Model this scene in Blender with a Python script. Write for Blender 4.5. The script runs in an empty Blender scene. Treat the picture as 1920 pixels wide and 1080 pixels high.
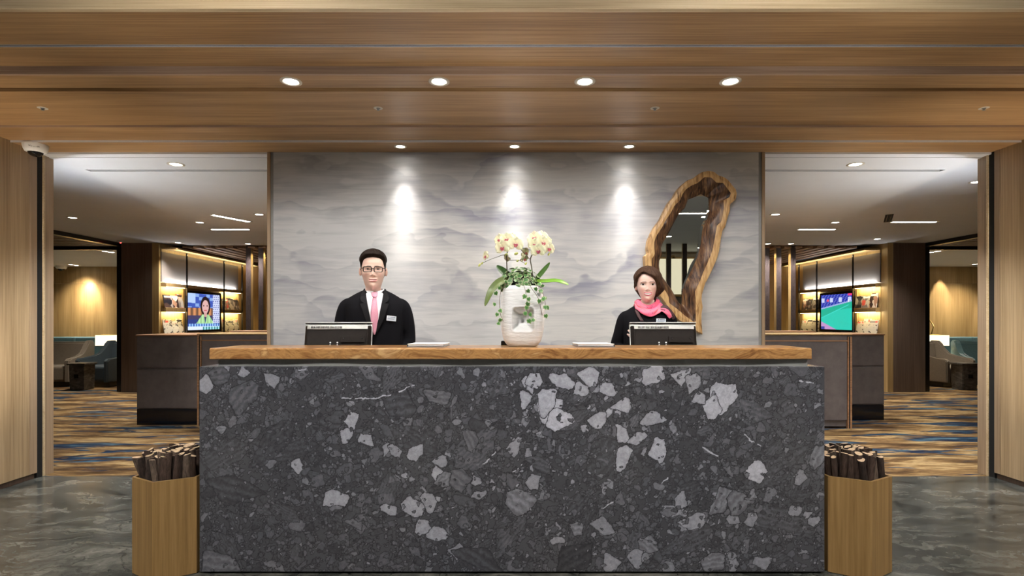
import bpy, bmesh, math, random
import numpy as np
from mathutils import Vector, Matrix, Euler

random.seed(7)
RNG = np.random.default_rng(11)
scene = bpy.context.scene
COL = scene.collection
PI = math.pi

# ------------------------------------------------------------------ camera
F = 1020.0            # focal length in pixels of the 1920 wide frame
HC = 1.30             # camera height
HOR = 598.0           # image row of the horizon
cam_d = bpy.data.cameras.new('camera')
cam = bpy.data.objects.new('camera', cam_d)
COL.objects.link(cam)
cam.location = (0, 0, HC)
cam.rotation_euler = (PI / 2, 0, 0)
cam_d.sensor_width = 36.0
cam_d.lens = 36.0 * F / 1920.0
cam_d.shift_y = (HOR - 540.0) / 1920.0
cam_d.clip_start = 0.05
cam_d.clip_end = 100
scene.camera = cam

# ------------------------------------------------------------------ world, exposure
world = bpy.data.worlds.new('world')
scene.world = world
world.use_nodes = True
world.node_tree.nodes['Background'].inputs[0].default_value = (0.75, 0.8, 0.9, 1)
world.node_tree.nodes['Background'].inputs[1].default_value = 0.03
scene.view_settings.view_transform = 'Standard'
scene.view_settings.look = 'None'
scene.view_settings.gamma = 1
scene.view_settings.use_curve_mapping = False
scene.view_settings.exposure = 1.2
scene.cycles.max_bounces = 6
scene.cycles.use_light_tree = False
scene.cycles.diffuse_bounces = 3
scene.cycles.glossy_bounces = 3

# light levels of the fixtures (watts), warm to cool
W_LOBBY, W_DESK, W_WALL, W_LOUNGE, W_UP, W_FLOOR = 152, 17, 30, 72, 75, 82
WARM = (1.0, 0.86, 0.68)
NEUT = (1.0, 0.945, 0.88)
COOL = (0.96, 0.97, 1.0)


def un(px, py, d):
    """measured point of the photograph at distance d, in metres"""
    return Vector(((px - 960.0) / F * d, d, HC - (py - HOR) / F * d))


# ------------------------------------------------------------------ mesh helpers
def link(o, parent=None):
    COL.objects.link(o)
    if parent is not None:
        o.parent = parent
    return o


def tag(o, label=None, cat=None, group=None, kind=None):
    if label: o['label'] = label
    if cat: o['category'] = cat
    if group: o['group'] = group
    if kind: o['kind'] = kind
    return o


def thing(name, loc, label, cat, rotz=0.0, group=None):
    o = bpy.data.objects.new(name, None)
    o.empty_display_size = 0.05
    COL.objects.link(o)
    o.location = loc
    o.rotation_euler = (0, 0, rotz)
    return tag(o, label, cat, group)


def setting(name, loc=(0, 0, 0)):
    o = bpy.data.objects.new(name, None)
    COL.objects.link(o)
    o.location = loc
    o['kind'] = 'structure'
    return o


def mesh_of(name, verts, faces, mat, smooth=False, col=None):
    me = bpy.data.meshes.new(name)
    me.from_pydata([tuple(v) for v in verts], [], [tuple(int(i) for i in f) for f in faces])
    if col is not None:
        at = me.color_attributes.new('Col', 'FLOAT_COLOR', 'POINT')
        c = np.ones((len(verts), 4), dtype=np.float32)
        c[:, :3] = np.asarray(col)[:, :3]
        at.data.foreach_set('color', c.ravel())
    if mat is not None:
        me.materials.append(mat)
    if smooth:
        me.polygons.foreach_set('use_smooth', [True] * len(me.polygons))
    me.update()
    return me


def obj(name, verts, faces, mat, parent=None, smooth=False, col=None):
    return link(bpy.data.objects.new(name, mesh_of(name, verts, faces, mat, smooth, col)), parent)


def bm_obj(name, bm, mat, parent=None, smooth=False):
    bmesh.ops.recalc_face_normals(bm, faces=bm.faces)
    me = bpy.data.meshes.new(name)
    bm.to_mesh(me)
    bm.free()
    if isinstance(mat, (list, tuple)):
        for m in mat: me.materials.append(m)
    else:
        me.materials.append(mat)
    if smooth:
        me.polygons.foreach_set('use_smooth', [True] * len(me.polygons))
    return link(bpy.data.objects.new(name, me), parent)


def bm_box(bm, x0, x1, y0, y1, z0, z1):
    vs = [bm.verts.new(p) for p in ((x0, y0, z0), (x1, y0, z0), (x1, y1, z0), (x0, y1, z0),
                                    (x0, y0, z1), (x1, y0, z1), (x1, y1, z1), (x0, y1, z1))]
    for f in ((0, 3, 2, 1), (4, 5, 6, 7), (0, 1, 5, 4), (1, 2, 6, 5), (2, 3, 7, 6), (3, 0, 4, 7)):
        bm.faces.new([vs[i] for i in f])
    return vs


def box(name, x0, x1, y0, y1, z0, z1, mat, parent=None, bev=0.0, seg=2):
    bm = bmesh.new()
    bm_box(bm, min(x0, x1), max(x0, x1), min(y0, y1), max(y0, y1), min(z0, z1), max(z0, z1))
    if bev > 0:
        bmesh.ops.bevel(bm, geom=bm.edges[:], offset=bev, segments=seg, affect='EDGES', profile=0.5)
    return bm_obj(name, bm, mat, parent, smooth=False)


def tube(path, radii, seg=10, cap=True, flat=1.0):
    """verts, faces of a tapered tube along a polyline"""
    P = [Vector(p) for p in path]
    if not hasattr(radii, '__len__'):
        radii = [radii] * len(P)
    V, Fc = [], []
    prev = None
    for i, p in enumerate(P):
        t = (P[min(i + 1, len(P) - 1)] - P[max(i - 1, 0)]).normalized()
        if prev is None:
            ref = Vector((0, 0, 1)) if abs(t.z) < 0.9 else Vector((1, 0, 0))
            u = t.cross(ref).normalized()
        else:
            u = (prev - t * prev.dot(t))
            u = u.normalized() if u.length > 1e-6 else t.orthogonal().normalized()
        prev = u
        w = t.cross(u).normalized()
        for k in range(seg):
            a = 2 * PI * k / seg
            V.append(p + u * math.cos(a) * radii[i] + w * math.sin(a) * radii[i] * flat)
    n = len(P)
    for i in range(n - 1):
        for k in range(seg):
            k2 = (k + 1) % seg
            Fc.append((i * seg + k, i * seg + k2, (i + 1) * seg + k2, (i + 1) * seg + k))
    if cap:
        Fc.append(tuple(range(seg))[::-1])
        Fc.append(tuple((n - 1) * seg + k for k in range(seg)))
    return V, Fc


def merge(*parts):
    V, Fc = [], []
    for v, f in parts:
        o = len(V)
        V += list(v)
        Fc += [tuple(i + o for i in q) for q in f]
    return V, Fc


def spline(pts, n=8):
    """Catmull-Rom through the points"""
    P = [Vector(p) for p in pts]
    Q = [P[0] * 2 - P[1]] + P + [P[-1] * 2 - P[-2]]
    out = []
    for i in range(1, len(Q) - 2):
        for k in range(n):
            t = k / n
            a, b, c, d = Q[i - 1], Q[i], Q[i + 1], Q[i + 2]
            out.append(0.5 * ((2 * b) + (c - a) * t + (2 * a - 5 * b + 4 * c - d) * t * t + (3 * b - a - 3 * c + d) * t ** 3))
    out.append(P[-1])
    return out


def lathe(profile, seg=24, closed=False):
    V, Fc = [], []
    for r, z in profile:
        for k in range(seg):
            a = 2 * PI * k / seg
            V.append((r * math.cos(a), r * math.sin(a), z))
    for i in range(len(profile) - 1):
        for k in range(seg):
            k2 = (k + 1) % seg
            Fc.append((i * seg + k, i * seg + k2, (i + 1) * seg + k2, (i + 1) * seg + k))
    return V, Fc


def grid_faces(nr, nc, wrap=False):
    Fc = []
    for i in range(nr - 1):
        for j in range(nc if wrap else nc - 1):
            j2 = (j + 1) % nc
            Fc.append((i * nc + j, i * nc + j2, (i + 1) * nc + j2, (i + 1) * nc + j))
    return Fc


def prism(name, pts, z0, z1, mat, parent=None, bev=0):
    """closed polygon in plan, extruded upward"""
    bm = bmesh.new()
    lo = [bm.verts.new((p[0], p[1], z0)) for p in pts]
    hi = [bm.verts.new((p[0], p[1], z1)) for p in pts]
    n = len(pts)
    bm.faces.new(lo[::-1]); bm.faces.new(hi)
    for i in range(n):
        bm.faces.new((lo[i], lo[(i + 1) % n], hi[(i + 1) % n], hi[i]))
    if bev:
        bmesh.ops.bevel(bm, geom=bm.edges[:], offset=bev, segments=2, affect='EDGES', profile=0.5)
    return bm_obj(name, bm, mat, parent)


# ------------------------------------------------------------------ material helpers
class NB:
    def __init__(s, name):
        s.mat = bpy.data.materials.new(name)
        s.mat.use_nodes = True
        s.nt = s.mat.node_tree
        s.b = s.nt.nodes['Principled BSDF']
        s.out = s.nt.nodes['Material Output']

    def put(s, sock, v):
        if hasattr(v, 'is_linked') or hasattr(v, 'links'):
            s.nt.links.new(v, sock)
        else:
            if hasattr(v, '__len__') and len(v) == 3 and sock.type == 'RGBA':
                v = tuple(v) + (1,)
            sock.default_value = v

    def coord(s, kind='Object'):
        return s.nt.nodes.new('ShaderNodeTexCoord').outputs[kind]

    def mapping(s, v, scale=(1, 1, 1), loc=(0, 0, 0), rot=(0, 0, 0)):
        n = s.nt.nodes.new('ShaderNodeMapping')
        s.put(n.inputs['Vector'], v)
        n.inputs['Scale'].default_value = scale
        n.inputs['Location'].default_value = loc
        n.inputs['Rotation'].default_value = rot
        return n.outputs[0]

    def noise(s, v, scale=5, detail=4, rough=0.55, dist=0.0, color=False):
        n = s.nt.nodes.new('ShaderNodeTexNoise')
        s.put(n.inputs['Vector'], v)
        n.inputs['Scale'].default_value = scale
        n.inputs['Detail'].default_value = detail
        n.inputs['Roughness'].default_value = rough
        n.inputs['Distortion'].default_value = dist
        return n.outputs[1 if color else 0]

    def voro(s, v, scale=5, feature='F1', out='Distance', rnd=1.0):
        n = s.nt.nodes.new('ShaderNodeTexVoronoi')
        n.feature = feature
        s.put(n.inputs['Vector'], v)
        n.inputs['Scale'].default_value = scale
        n.inputs['Randomness'].default_value = rnd
        return n.outputs[out]

    def ramp(s, fac, stops, mode='LINEAR'):
        n = s.nt.nodes.new('ShaderNodeValToRGB')
        s.put(n.inputs[0], fac)
        cr = n.color_ramp
        cr.interpolation = mode
        while len(cr.elements) < len(stops):
            cr.elements.new(0.5)
        for e, (p, c) in zip(cr.elements, stops):
            e.position = p
            e.color = (c[0], c[1], c[2], 1) if hasattr(c, '__len__') else (c, c, c, 1)
        return n.outputs[0]

    def mix(s, fac, a, b, blend='MIX'):
        n = s.nt.nodes.new('ShaderNodeMix')
        n.data_type = 'RGBA'
        n.blend_type = blend
        s.put(n.inputs[0], fac)
        s.put(n.inputs[6], a)
        s.put(n.inputs[7], b)
        return n.outputs[2]

    def math(s, op, a, b=0.0, c=0.0):
        n = s.nt.nodes.new('ShaderNodeMath')
        n.operation = op
        s.put(n.inputs[0], a)
        s.put(n.inputs[1], b)
        s.put(n.inputs[2], c)
        return n.outputs[0]

    def sep(s, v):
        n = s.nt.nodes.new('ShaderNodeSeparateXYZ')
        s.put(n.inputs[0], v)
        return n.outputs

    def comb(s, x, y, z):
        n = s.nt.nodes.new('ShaderNodeCombineXYZ')
        s.put(n.inputs[0], x); s.put(n.inputs[1], y); s.put(n.inputs[2], z)
        return n.outputs[0]

    def addv(s, a, b):
        n = s.nt.nodes.new('ShaderNodeVectorMath')
        n.operation = 'ADD'
        s.put(n.inputs[0], a); s.put(n.inputs[1], b)
        return n.outputs[0]

    def scalev(s, a, f):
        n = s.nt.nodes.new('ShaderNodeVectorMath')
        n.operation = 'SCALE'
        s.put(n.inputs[0], a)
        n.inputs['Scale'].default_value = f
        return n.outputs[0]

    def attr(s, name='Col'):
        n = s.nt.nodes.new('ShaderNodeAttribute')
        n.attribute_name = name
        return n.outputs['Color']

    def rand(s):
        return s.nt.nodes.new('ShaderNodeObjectInfo').outputs['Random']

    def bump(s, h, strength=0.2, dist=0.01):
        n = s.nt.nodes.new('ShaderNodeBump')
        n.inputs['Strength'].default_value = strength
        n.inputs['Distance'].default_value = dist
        s.put(n.inputs['Height'], h)
        s.nt.links.new(n.outputs[0], s.b.inputs['Normal'])

    def fin(s, color=None, rough=0.5, metal=0.0, spec=None, coat=None, emit=None, estr=0.0):
        if color is not None: s.put(s.b.inputs['Base Color'], color)
        s.put(s.b.inputs['Roughness'], rough)
        s.b.inputs['Metallic'].default_value = metal
        if spec is not None: s.b.inputs['Specular IOR Level'].default_value = spec
        if coat is not None: s.b.inputs['Coat Weight'].default_value = coat
        if emit is not None:
            s.mat.cycles.emission_sampling = 'NONE'
            s.put(s.b.inputs['Emission Color'], emit)
            s.b.inputs['Emission Strength'].default_value = estr
        return s.mat


def flat(name, c, rough=0.5, metal=0.0, var=0.06, vscale=30, **k):
    """one colour with slight procedural variation"""
    m = NB(name)
    n = m.noise(m.coord(), vscale, 3)
    col = m.ramp(n, [(0.3, tuple(x * (1 - var) for x in c)), (0.7, tuple(min(1, x * (1 + var)) for x in c))])
    return m.fin(col, rough, metal, **k)


def wood(name, cols, axis='x', fine=55.0, along=0.7, rough=0.42, spec=0.4, broad=2.2, bump=0.06):
    m = NB(name)
    v = m.coord()
    r = m.rand()
    off = m.comb(m.math('MULTIPLY', r, 13.0), m.math('MULTIPLY', r, 7.0), m.math('MULTIPLY', r, 5.0))
    v = m.addv(v, off)
    sc = {'x': (along, fine, fine), 'y': (fine, along, fine), 'z': (fine, fine, along)}[axis]
    sb = {'x': (along * 0.6, broad * 3, broad * 3), 'y': (broad * 3, along * .6, broad * 3), 'z': (broad * 3, broad * 3, along * .6)}[axis]
    n1 = m.noise(m.mapping(v, sc), 1.6, 5, 0.65, 0.15)
    n2 = m.noise(m.mapping(v, sb), 1.0, 3, 0.5, 0.6)
    f = m.math('ADD', m.math('MULTIPLY', n1, 0.62), m.math('MULTIPLY', n2, 0.38))
    c = m.ramp(f, [(0.36, cols[0]), (0.5, cols[1]), (0.63, cols[2])])
    m.bump(n1, bump, 0.004)
    return m.fin(c, rough, spec=spec)


def emis(name, c, s):
    m = NB(name)
    return m.fin((0.8, 0.8, 0.8), 0.5, emit=c, estr=s)


# ------------------------------------------------------------------ materials
OAK_X = wood('oak_veneer_horizontal', [(.205, .110, .046), (.325, .188, .084), (.455, .283, .138)], 'x', 75, 0.9, 0.38)
RISER_LIT_X = wood('oak_riser_lit', [(.26, .175, .125), (.36, .25, .185), (.45, .33, .25)], 'x', 75, 0.9, 0.5)  # pinker wood of its own grain, paled to carry front light on the risers
OAK_PALE_X = wood('oak_pale_horizontal', [(.40, .29, .17), (.53, .41, .25), (.62, .50, .33)], 'x', 75, 0.9, 0.5)
OAK_Z = wood('oak_veneer_vertical', [(.27, .185, .10), (.39, .28, .16), (.49, .36, .215)], 'z', 70, 0.8, 0.45)
OAK_JAMB = wood('oak_jamb', [(.24, .165, .10), (.33, .235, .15), (.41, .30, .20)], 'z', 90, 0.8, 0.45)
OAK_PLANTER = wood('oak_planter', [(.20, .115, .040), (.28, .168, .062), (.36, .225, .090)], 'z', 34, 1.0, 0.4, broad=4)
OAK_SHELF = wood('oak_shelf', [(.30, .19, .075), (.40, .27, .115), (.48, .33, .15)], 'z', 50, 0.8, 0.5)
OAK_EDGE = wood('oak_edge', [(.20, .10, .05), (.30, .16, .08), (.40, .22, .12)], 'x', 50, 0.8, 0.45)
WALNUT_Z = wood('walnut_column', [(.085, .056, .041), (.120, .082, .061), (.155, .108, .080)], 'z', 60, 0.9, 0.5)
SLAT = wood('slat_wood', [(.20, .12, .07), (.31, .19, .11), (.42, .27, .16)], 'y', 50, 0.8, 0.5)
SLAT_X = wood('slat_wood_cross', [(.08, .04, .022), (.12, .065, .035), (.17, .09, .05)], 'x', 50, 0.8, 0.5)
WHITE_PAINT = flat('white_paint', (.56, .575, .60), 0.7, var=0.02, vscale=3)
BLACK_METAL = flat('black_metal', (.008, .008, .009), 0.22, 0.0, var=0.1, spec=0.6)
STEEL = flat('brushed_steel', (.24, .245, .24), 0.45, 0.2, var=0.05, vscale=60)
ALU = flat('aluminium', (.66, .67, .70), 0.4, 0.3, var=0.03)
DARK_GAP = flat('shadow_gap', (.004, .004, .004), 0.9)
PLINTH = flat('plinth_black_gloss', (.006, .006, .009), 0.12, var=0.1)
WHITE_PLASTIC = flat('white_plastic', (.78, .77, .75), 0.35, var=0.02)
BLACK_GLASS = flat('black_dome_glass', (.006, .006, .007), 0.05, var=0.05, spec=0.7)


def mk_slab():
    m = NB('live_edge_slab')
    v = m.coord()
    w = m.addv(v, m.scalev(m.noise(v, 1.6, 3, 0.5, color=True), 0.35))
    a = m.noise(m.mapping(w, (2.2, 2.2, 9), rot=(0, 0.35, 0)), 1.5, 5, 0.6, 1.6)
    fine = m.noise(m.mapping(w, (9, 40, 90), rot=(0, 0.2, 0)), 1.5, 3, 0.6)
    f = m.math('ADD', m.math('MULTIPLY', a, 0.8), m.math('MULTIPLY', fine, 0.2))
    c = m.ramp(f, [(0.36, (.13, .052, .016)), (0.44, (.27, .125, .042)), (0.51, (.46, .25, .095)), (0.56, (.30, .145, .05)), (0.64, (.58, .37, .18))])
    m.bump(fine, 0.06, 0.004)
    return m.fin(c, 0.28, spec=0.5, coat=0.25)


SLAB = mk_slab()


def mk_frame(name, stops, rot):
    m = NB(name)
    v = m.coord()
    w = m.addv(v, m.scalev(m.noise(v, 3.0, 3, 0.5, color=True), 0.06))
    g = m.noise(m.mapping(w, (38, 10, 4.5), rot=(0, rot, 0)), 1.5, 4, 0.6, 0.5)
    f2 = m.noise(m.mapping(w, (160, 40, 8), rot=(0, rot, 0)), 1.2, 3, 0.6)
    f = m.math('ADD', m.math('MULTIPLY', g, 0.75), m.math('MULTIPLY', f2, 0.25))
    m.bump(f, 0.25, 0.006)
    return m.fin(m.ramp(f, stops), 0.4, spec=0.35)


FRAME_LIGHT = mk_frame('mirror_sapwood', [(0.36, (.14, .07, .022)), (0.44, (.38, .215, .085)), (0.54, (.54, .34, .15)), (0.66, (.60, .41, .20))], 0.45)
FRAME_DARK = mk_frame('mirror_heartwood', [(0.38, (.012, .006, .004)), (0.46, (.075, .034, .018)), (0.54, (.125, .062, .030)), (0.64, (.27, .155, .065))], 0.35)


def mk_marble():
    m = NB('floor_marble')
    v = m.coord()
    w = m.addv(v, m.scalev(m.noise(v, 1.6, 5, 0.6, color=True), 0.55))
    a = m.noise(m.mapping(w, (1.6, 5.0, 1), rot=(0, 0, 0.45)), 1.5, 9, 0.72, 0.6)
    cells = m.voro(m.mapping(w, (0.9, 2.4, 1), rot=(0, 0, 0.4)), 3.0, 'DISTANCE_TO_EDGE')
    c = m.ramp(a, [(0.32, (.016, .018, .017)), (0.44, (.042, .046, .042)), (0.55, (.085, .088, .078)), (0.68, (.17, .17, .15))])
    vein = m.ramp(cells, [(0.0, 0.35), (0.012, 0.75), (0.05, 1.0)])
    c = m.mix(1.0, c, vein, 'MULTIPLY')
    lt = m.noise(m.mapping(w, (2.0, 6, 1), rot=(0, 0, 0.5)), 2.0, 6, 0.7, 1.5)
    lv = m.ramp(lt, [(0.60, 0.0), (0.66, 0.22), (0.72, 0.0)])
    c = m.mix(lv, c, (.25, .25, .23))
    return m.fin(c, 0.20, spec=0.35)


MARBLE = mk_marble()


def mk_carpet():
    m = NB('lounge_carpet')
    v = m.coord()
    w = m.addv(v, m.scalev(m.noise(v, 2.0, 2, 0.5, color=True), 0.12))
    base = m.noise(m.mapping(w, (1.0, 4.2, 1), rot=(0, 0, 0.05)), 1.2, 6, 0.66, 0.25)
    c = m.ramp(base, [(0.36, (.030, .017, .009)), (0.45, (.105, .060, .026)), (0.52, (.21, .13, .055)), (0.60, (.38, .27, .13)), (0.68, (.13, .075, .03))])
    b1 = m.noise(m.mapping(w, (0.8, 4.2, 1), rot=(0, 0, -0.14), loc=(3, 1, 0)), 1.1, 4, 0.6, 0.6)
    k1 = m.ramp(b1, [(0.545, 0.0), (0.575, 1.0)])
    hue = m.noise(m.mapping(w, (2, 9, 1)), 1.5, 3)
    blue = m.ramp(hue, [(0.40, (.010, .016, .034)), (0.54, (.020, .045, .080)), (0.68, (.09, .16, .20))])
    c = m.mix(k1, c, blue)
    d1 = m.noise(m.mapping(w, (0.6, 7, 1), rot=(0, 0, 0.1), loc=(7, 4, 0)), 1.2, 3, 0.5)
    k2 = m.ramp(d1, [(0.60, 0.0), (0.64, 0.8)])
    c = m.mix(k2, c, (.020, .018, .020))
    pile = m.noise(v, 900, 2)
    m.bump(pile, 0.25, 0.004)
    return m.fin(c, 0.95, spec=0.1)


CARPET = mk_carpet()


def mk_plaster():
    """ink-wash plaster: drifting ridges, each with a sharp crest that fades downward"""
    m = NB('ink_wash_plaster')
    v = m.coord()
    x, y, z = m.sep(v)
    warp = m.noise(m.mapping(v, (0.75, 1, 1.3)), 1.0, 4, 0.5)
    warp2 = m.noise(m.mapping(v, (2.2, 1, 2.0), loc=(5, 0, 2)), 1.0, 3, 0.5)
    ph = m.math('ADD', m.math('MULTIPLY', z, 2.1), m.math('ADD', m.math('MULTIPLY', warp, 4.6), m.math('MULTIPLY', warp2, 0.5)))
    saw = m.math('FRACT', ph)
    ph2 = m.math('ADD', m.math('MULTIPLY', z, 3.7), m.math('MULTIPLY', m.noise(m.mapping(v, (0.9, 1, 1.6), loc=(9, 3, 1)), 1.0, 4, 0.55), 5.0))
    saw2 = m.math('FRACT', ph2)
    s1 = m.ramp(saw, [(0.0, 0.15), (0.5, 0.40), (0.88, 1.0), (0.94, 0.85), (1.0, 0.15)])
    s2 = m.ramp(saw2, [(0.0, 0.0), (0.6, 0.3), (0.95, 1.0), (1.0, 0.0)])
    amt = m.noise(m.mapping(v, (0.7, 1, 2.0), loc=(2, 8, 4)), 1.3, 3, 0.5)
    amt = m.ramp(amt, [(0.38, 0.05), (0.62, 1.0)])
    d = m.math('ADD', m.math('MULTIPLY', m.math('MULTIPLY', s1, amt), 0.55), m.math('MULTIPLY', s2, 0.20))
    streak = m.noise(m.mapping(v, (2.0, 2, 26)), 1.0, 4, 0.6, 0.8)
    d = m.math('ADD', d, m.math('MULTIPLY', m.math('SUBTRACT', streak, 0.5), 0.75))
    low = m.noise(m.mapping(v, (0.5, 1, 0.8), loc=(1, 1, 7)), 1.0, 2)
    light = m.ramp(low, [(0.35, (.51, .51, .50)), (0.65, (.465, .475, .495))])
    ink = m.ramp(m.noise(v, 0.8, 2), [(0.35, (.21, .22, .30)), (0.65, (.255, .26, .285))])
    c = m.mix(m.ramp(d, [(0.02, 0.0), (0.68, 1.0)]), light, ink)
    grit = m.noise(m.mapping(v, (6, 6, 30)), 3.0, 5, 0.65, 1.0)
    m.bump(grit, 0.10, 0.005)
    return m.fin(c, 0.55, spec=0.25)


PLASTER = mk_plaster()


def mk_vcol(name, rough, spec=0.4, micro=0.12, mscale=120, sss=0.0, coat=None, bump=0.0):
    m = NB(name)
    c = m.attr('Col')
    n = m.noise(m.coord(), mscale, 4, 0.6)
    g = m.ramp(n, [(0.25, 1 - micro), (0.75, 1 + 0 * micro)])
    c = m.mix(1.0, c, g, 'MULTIPLY')
    if bump: m.bump(n, bump, 0.002)
    if sss:
        m.b.inputs['Subsurface Weight'].default_value = sss
        m.b.inputs['Subsurface Radius'].default_value = (0.012, 0.005, 0.003)
    return m.fin(c, rough, spec=spec, coat=coat)


STONE = mk_vcol('breccia_marble', 0.26, 0.45, 0.22, 190)
SKIN = mk_vcol('skin', 0.45, 0.3, 0.03, 60)
PETAL = mk_vcol('orchid_petal', 0.5, 0.3, 0.04, 80, sss=0.1)
LEAFV = mk_vcol('leaf_colours', 0.35, 0.4, 0.15, 60)
EYEM = mk_vcol('eye', 0.12, 0.5, 0.0, 60)


def mk_leather():
    m = NB('brown_leather_panel')
    v = m.coord()
    n = m.noise(v, 8, 5, 0.6)
    f = m.voro(v, 160, 'F1')
    c = m.ramp(n, [(0.3, (.090, .076, .074)), (0.7, (.135, .115, .112))])
    m.bump(f, 0.2, 0.003)
    return m.fin(c, 0.42, spec=0.45)


LEATHER = mk_leather()
FABRIC_WALL = flat('fabric_wall_panel', (.19, .165, .145), 0.85, var=0.06, vscale=160)

# ================================================================== STRUCTURE
XL, XR = -3.88, 3.94          # side walls of the reception bay
YW = 4.474                    # front of the feature wall
LX0, LX1 = -13.0, 13.4        # width of the lounge behind
ZL = 2.65                     # lounge ceiling

fl = box('floor', -7.5, 7.5, -8.0, 4.492, -0.10, 0.0, MARBLE); tag(fl, kind='structure')
fl = box('floor_lounge', LX0, LX1, 4.492, 13.2, -0.10, 0.0, CARPET); tag(fl, kind='structure')

# ---- stepped oak ceiling: each board its own piece
ce = setting('ceiling')
def board(y0, y1, z, mat=OAK_X, x0=XL - .1, x1=XR + .1, t=0.10):
    return box('oak_board', x0, x1, y0, y1, z, z + t, mat, ce, bev=0.0015, seg=1)
box('oak_fascia', -7.5, 7.5, 2.53, 2.56, 2.743, 3.22, OAK_PALE_X, ce, bev=0.002, seg=1)
board(2.561, 2.862, 2.743)
board(2.886, 3.108, 2.743)
box('riser', XL - .1, XR + .1, 3.109, 3.127, 2.699, 2.84, RISER_LIT_X, ce, bev=0.001, seg=1)
board(3.128, 3.298, 2.700)
board(3.336, 3.918, 2.695)
box('riser', XL - .1, XR + .1, 3.918, 3.9205, 2.680, 2.78, RISER_LIT_X, ce)
board(3.921, 4.206, 2.682)
board(4.211, 4.474, 2.670)
box('backing_board', XL - .2, XR + .2, 2.565, 4.60, 2.86, 2.90, DARK_GAP, ce)
box('groove_lining', XL - .1, XR + .1, 3.30, 3.334, 2.735, 2.80, WALNUT_Z, ce)
slot = thing('linear_air_diffuser', (0, 2.874, 2.743), 'long slim black air slot with aluminium edges in the oak ceiling', 'air vent')
box('slot_channel', XL - .1, XR + .1, -0.0093, 0.0093, 0.006, 0.06, DARK_GAP, slot)
for s in (-1, 1):
    box('aluminium_edge', XL - .1, XR + .1, s * 0.0108 - 0.0014, s * 0.0108 + 0.0014, -0.001, 0.05, ALU, slot)
trim = box('trim_1', XL - .1, XR + .1, 4.2065, 4.2105, 2.666, 2.74, ALU); tag(trim, kind='structure')

# ---- lobby side of the room (around and behind the camera)
wl = setting('wall_lobby')
box('return_wall', -7.6, XL - 0.12, 2.53, 2.65, 0, 3.2, OAK_Z, wl)
box('return_wall', XR + 0.12, 7.6, 2.53, 2.65, 0, 3.2, OAK_Z, wl)
box('end_wall', -7.6, 7.6, -8.1, -8.0, 0, 3.2, OAK_SHELF, wl)
box('flank_wall', -7.6, -7.5, -8.0, 2.53, 0, 3.2, OAK_Z, wl)
box('flank_wall', 7.5, 7.6, -8.0, 2.53, 0, 3.2, OAK_Z, wl)
cl = box('ceiling_lobby', -7.6, 7.6, -8.1, 2.53, 3.20, 3.30, WHITE_PAINT); tag(cl, kind='structure')

# ---- timber side walls: panel, stile, black track, jamb
def side_wall(side, X, s):
    w = setting('wall_' + side)
    yP = 4.378 if s < 0 else 4.392
    def b(name, xa, xb, y0, y1, z0, z1, m, bev=0.0):
        return box(name, X + s * xa, X + s * xb, y0, y1, z0, z1, m, w, bev=bev, seg=1)
    b('plinth', 0.02, 0.12, 2.53, 4.44, 0.0, 0.045, WALNUT_Z)
    for y0, y1 in ((2.53, 3.2), (3.203, 3.79), (3.793, yP - 0.002)):
        b('wood_panel', 0.0, 0.12, y0, y1, 0.045, 2.70, OAK_Z, 0.0015)
    b('wood_stile', -0.002, 0.12, yP, 4.444, 0.045, 2.70, OAK_JAMB, 0.002)
    b('door_track', 0.003, 0.12, 4.444, 4.497, 0.0, 2.70, DARK_GAP)
    b('jamb', -0.006, 0.12, 4.497, 4.515, 0.0, 2.664, OAK_PALE_X, 0.001)
    b('jamb', 0.0, 0.12, 4.516, 4.605, 0.0, 2.664, OAK_JAMB, 0.001)
    xo = LX0 if s < 0 else LX1
    box('back_of_wall', X + s * 0.12, xo, 4.50, 4.605, 0, 2.9, WHITE_PAINT, w)
side_wall('left', XL, -1)
side_wall('right', XR, 1)

# ---- feature wall
fw = setting('wall_feature')
box('plaster_face', -1.962, 2.028, YW, YW + 0.03, 0, 2.672, PLASTER, fw)
box('core', -1.962, 2.028, YW + 0.031, YW + 0.20, 0, 2.672, WHITE_PAINT, fw)
for x0, x1 in ((-2.010, -1.985), (2.052, 2.077)):
    box('edge_trim', x0, x1, YW - 0.012, YW + 0.21, 0, 2.672, OAK_JAMB, fw, bev=0.002, seg=1)
for x0, x1 in ((-1.985, -1.962), (2.028, 2.052)):
    box('shadow_reveal', x0, x1, YW + 0.002, YW + 0.20, 0, 2.672, STEEL, fw)

# ---- lounge ceiling and its shell
lc = setting('ceiling_lounge')
box('header', XL - .1, -2.01, 4.474, 4.56, 2.655, 2.80, WHITE_PAINT, lc)
box('header', 2.077, XR + .1, 4.474, 4.56, 2.655, 2.80, WHITE_PAINT, lc)
box('ceiling_panel', LX0, LX1, 4.56, 4.918, ZL, ZL + 0.08, WHITE_PAINT, lc)
box('ceiling_panel', LX0, -3.86, 4.918, 4.985, ZL, ZL + 0.08, WHITE_PAINT, lc)
box('ceiling_panel', 3.92, LX1, 4.918, 4.985, ZL, ZL + 0.08, WHITE_PAINT, lc)
box('ceiling_panel', LX0, LX1, 4.985, 9.98, ZL, ZL + 0.08, WHITE_PAINT, lc)
for x0, x1, lab in ((-3.86, -1.9, 'recessed grey air slot in white ceiling left of the plaster wall'),
                    (1.9, 3.92, 'recessed grey air slot in white ceiling right of the plaster wall')):
    t = thing('ceiling_air_slot', ((x0 + x1) / 2, 4.95, ZL + .06), lab, 'air vent')
    h = (x1 - x0) / 2
    box('slot_back', -h, h, -0.033, 0.033, 0.0, 0.02, WHITE_PAINT, t)
    box('blade', -h, h, -0.004, 0.004, -0.03, 0.0, ALU, t)
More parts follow.
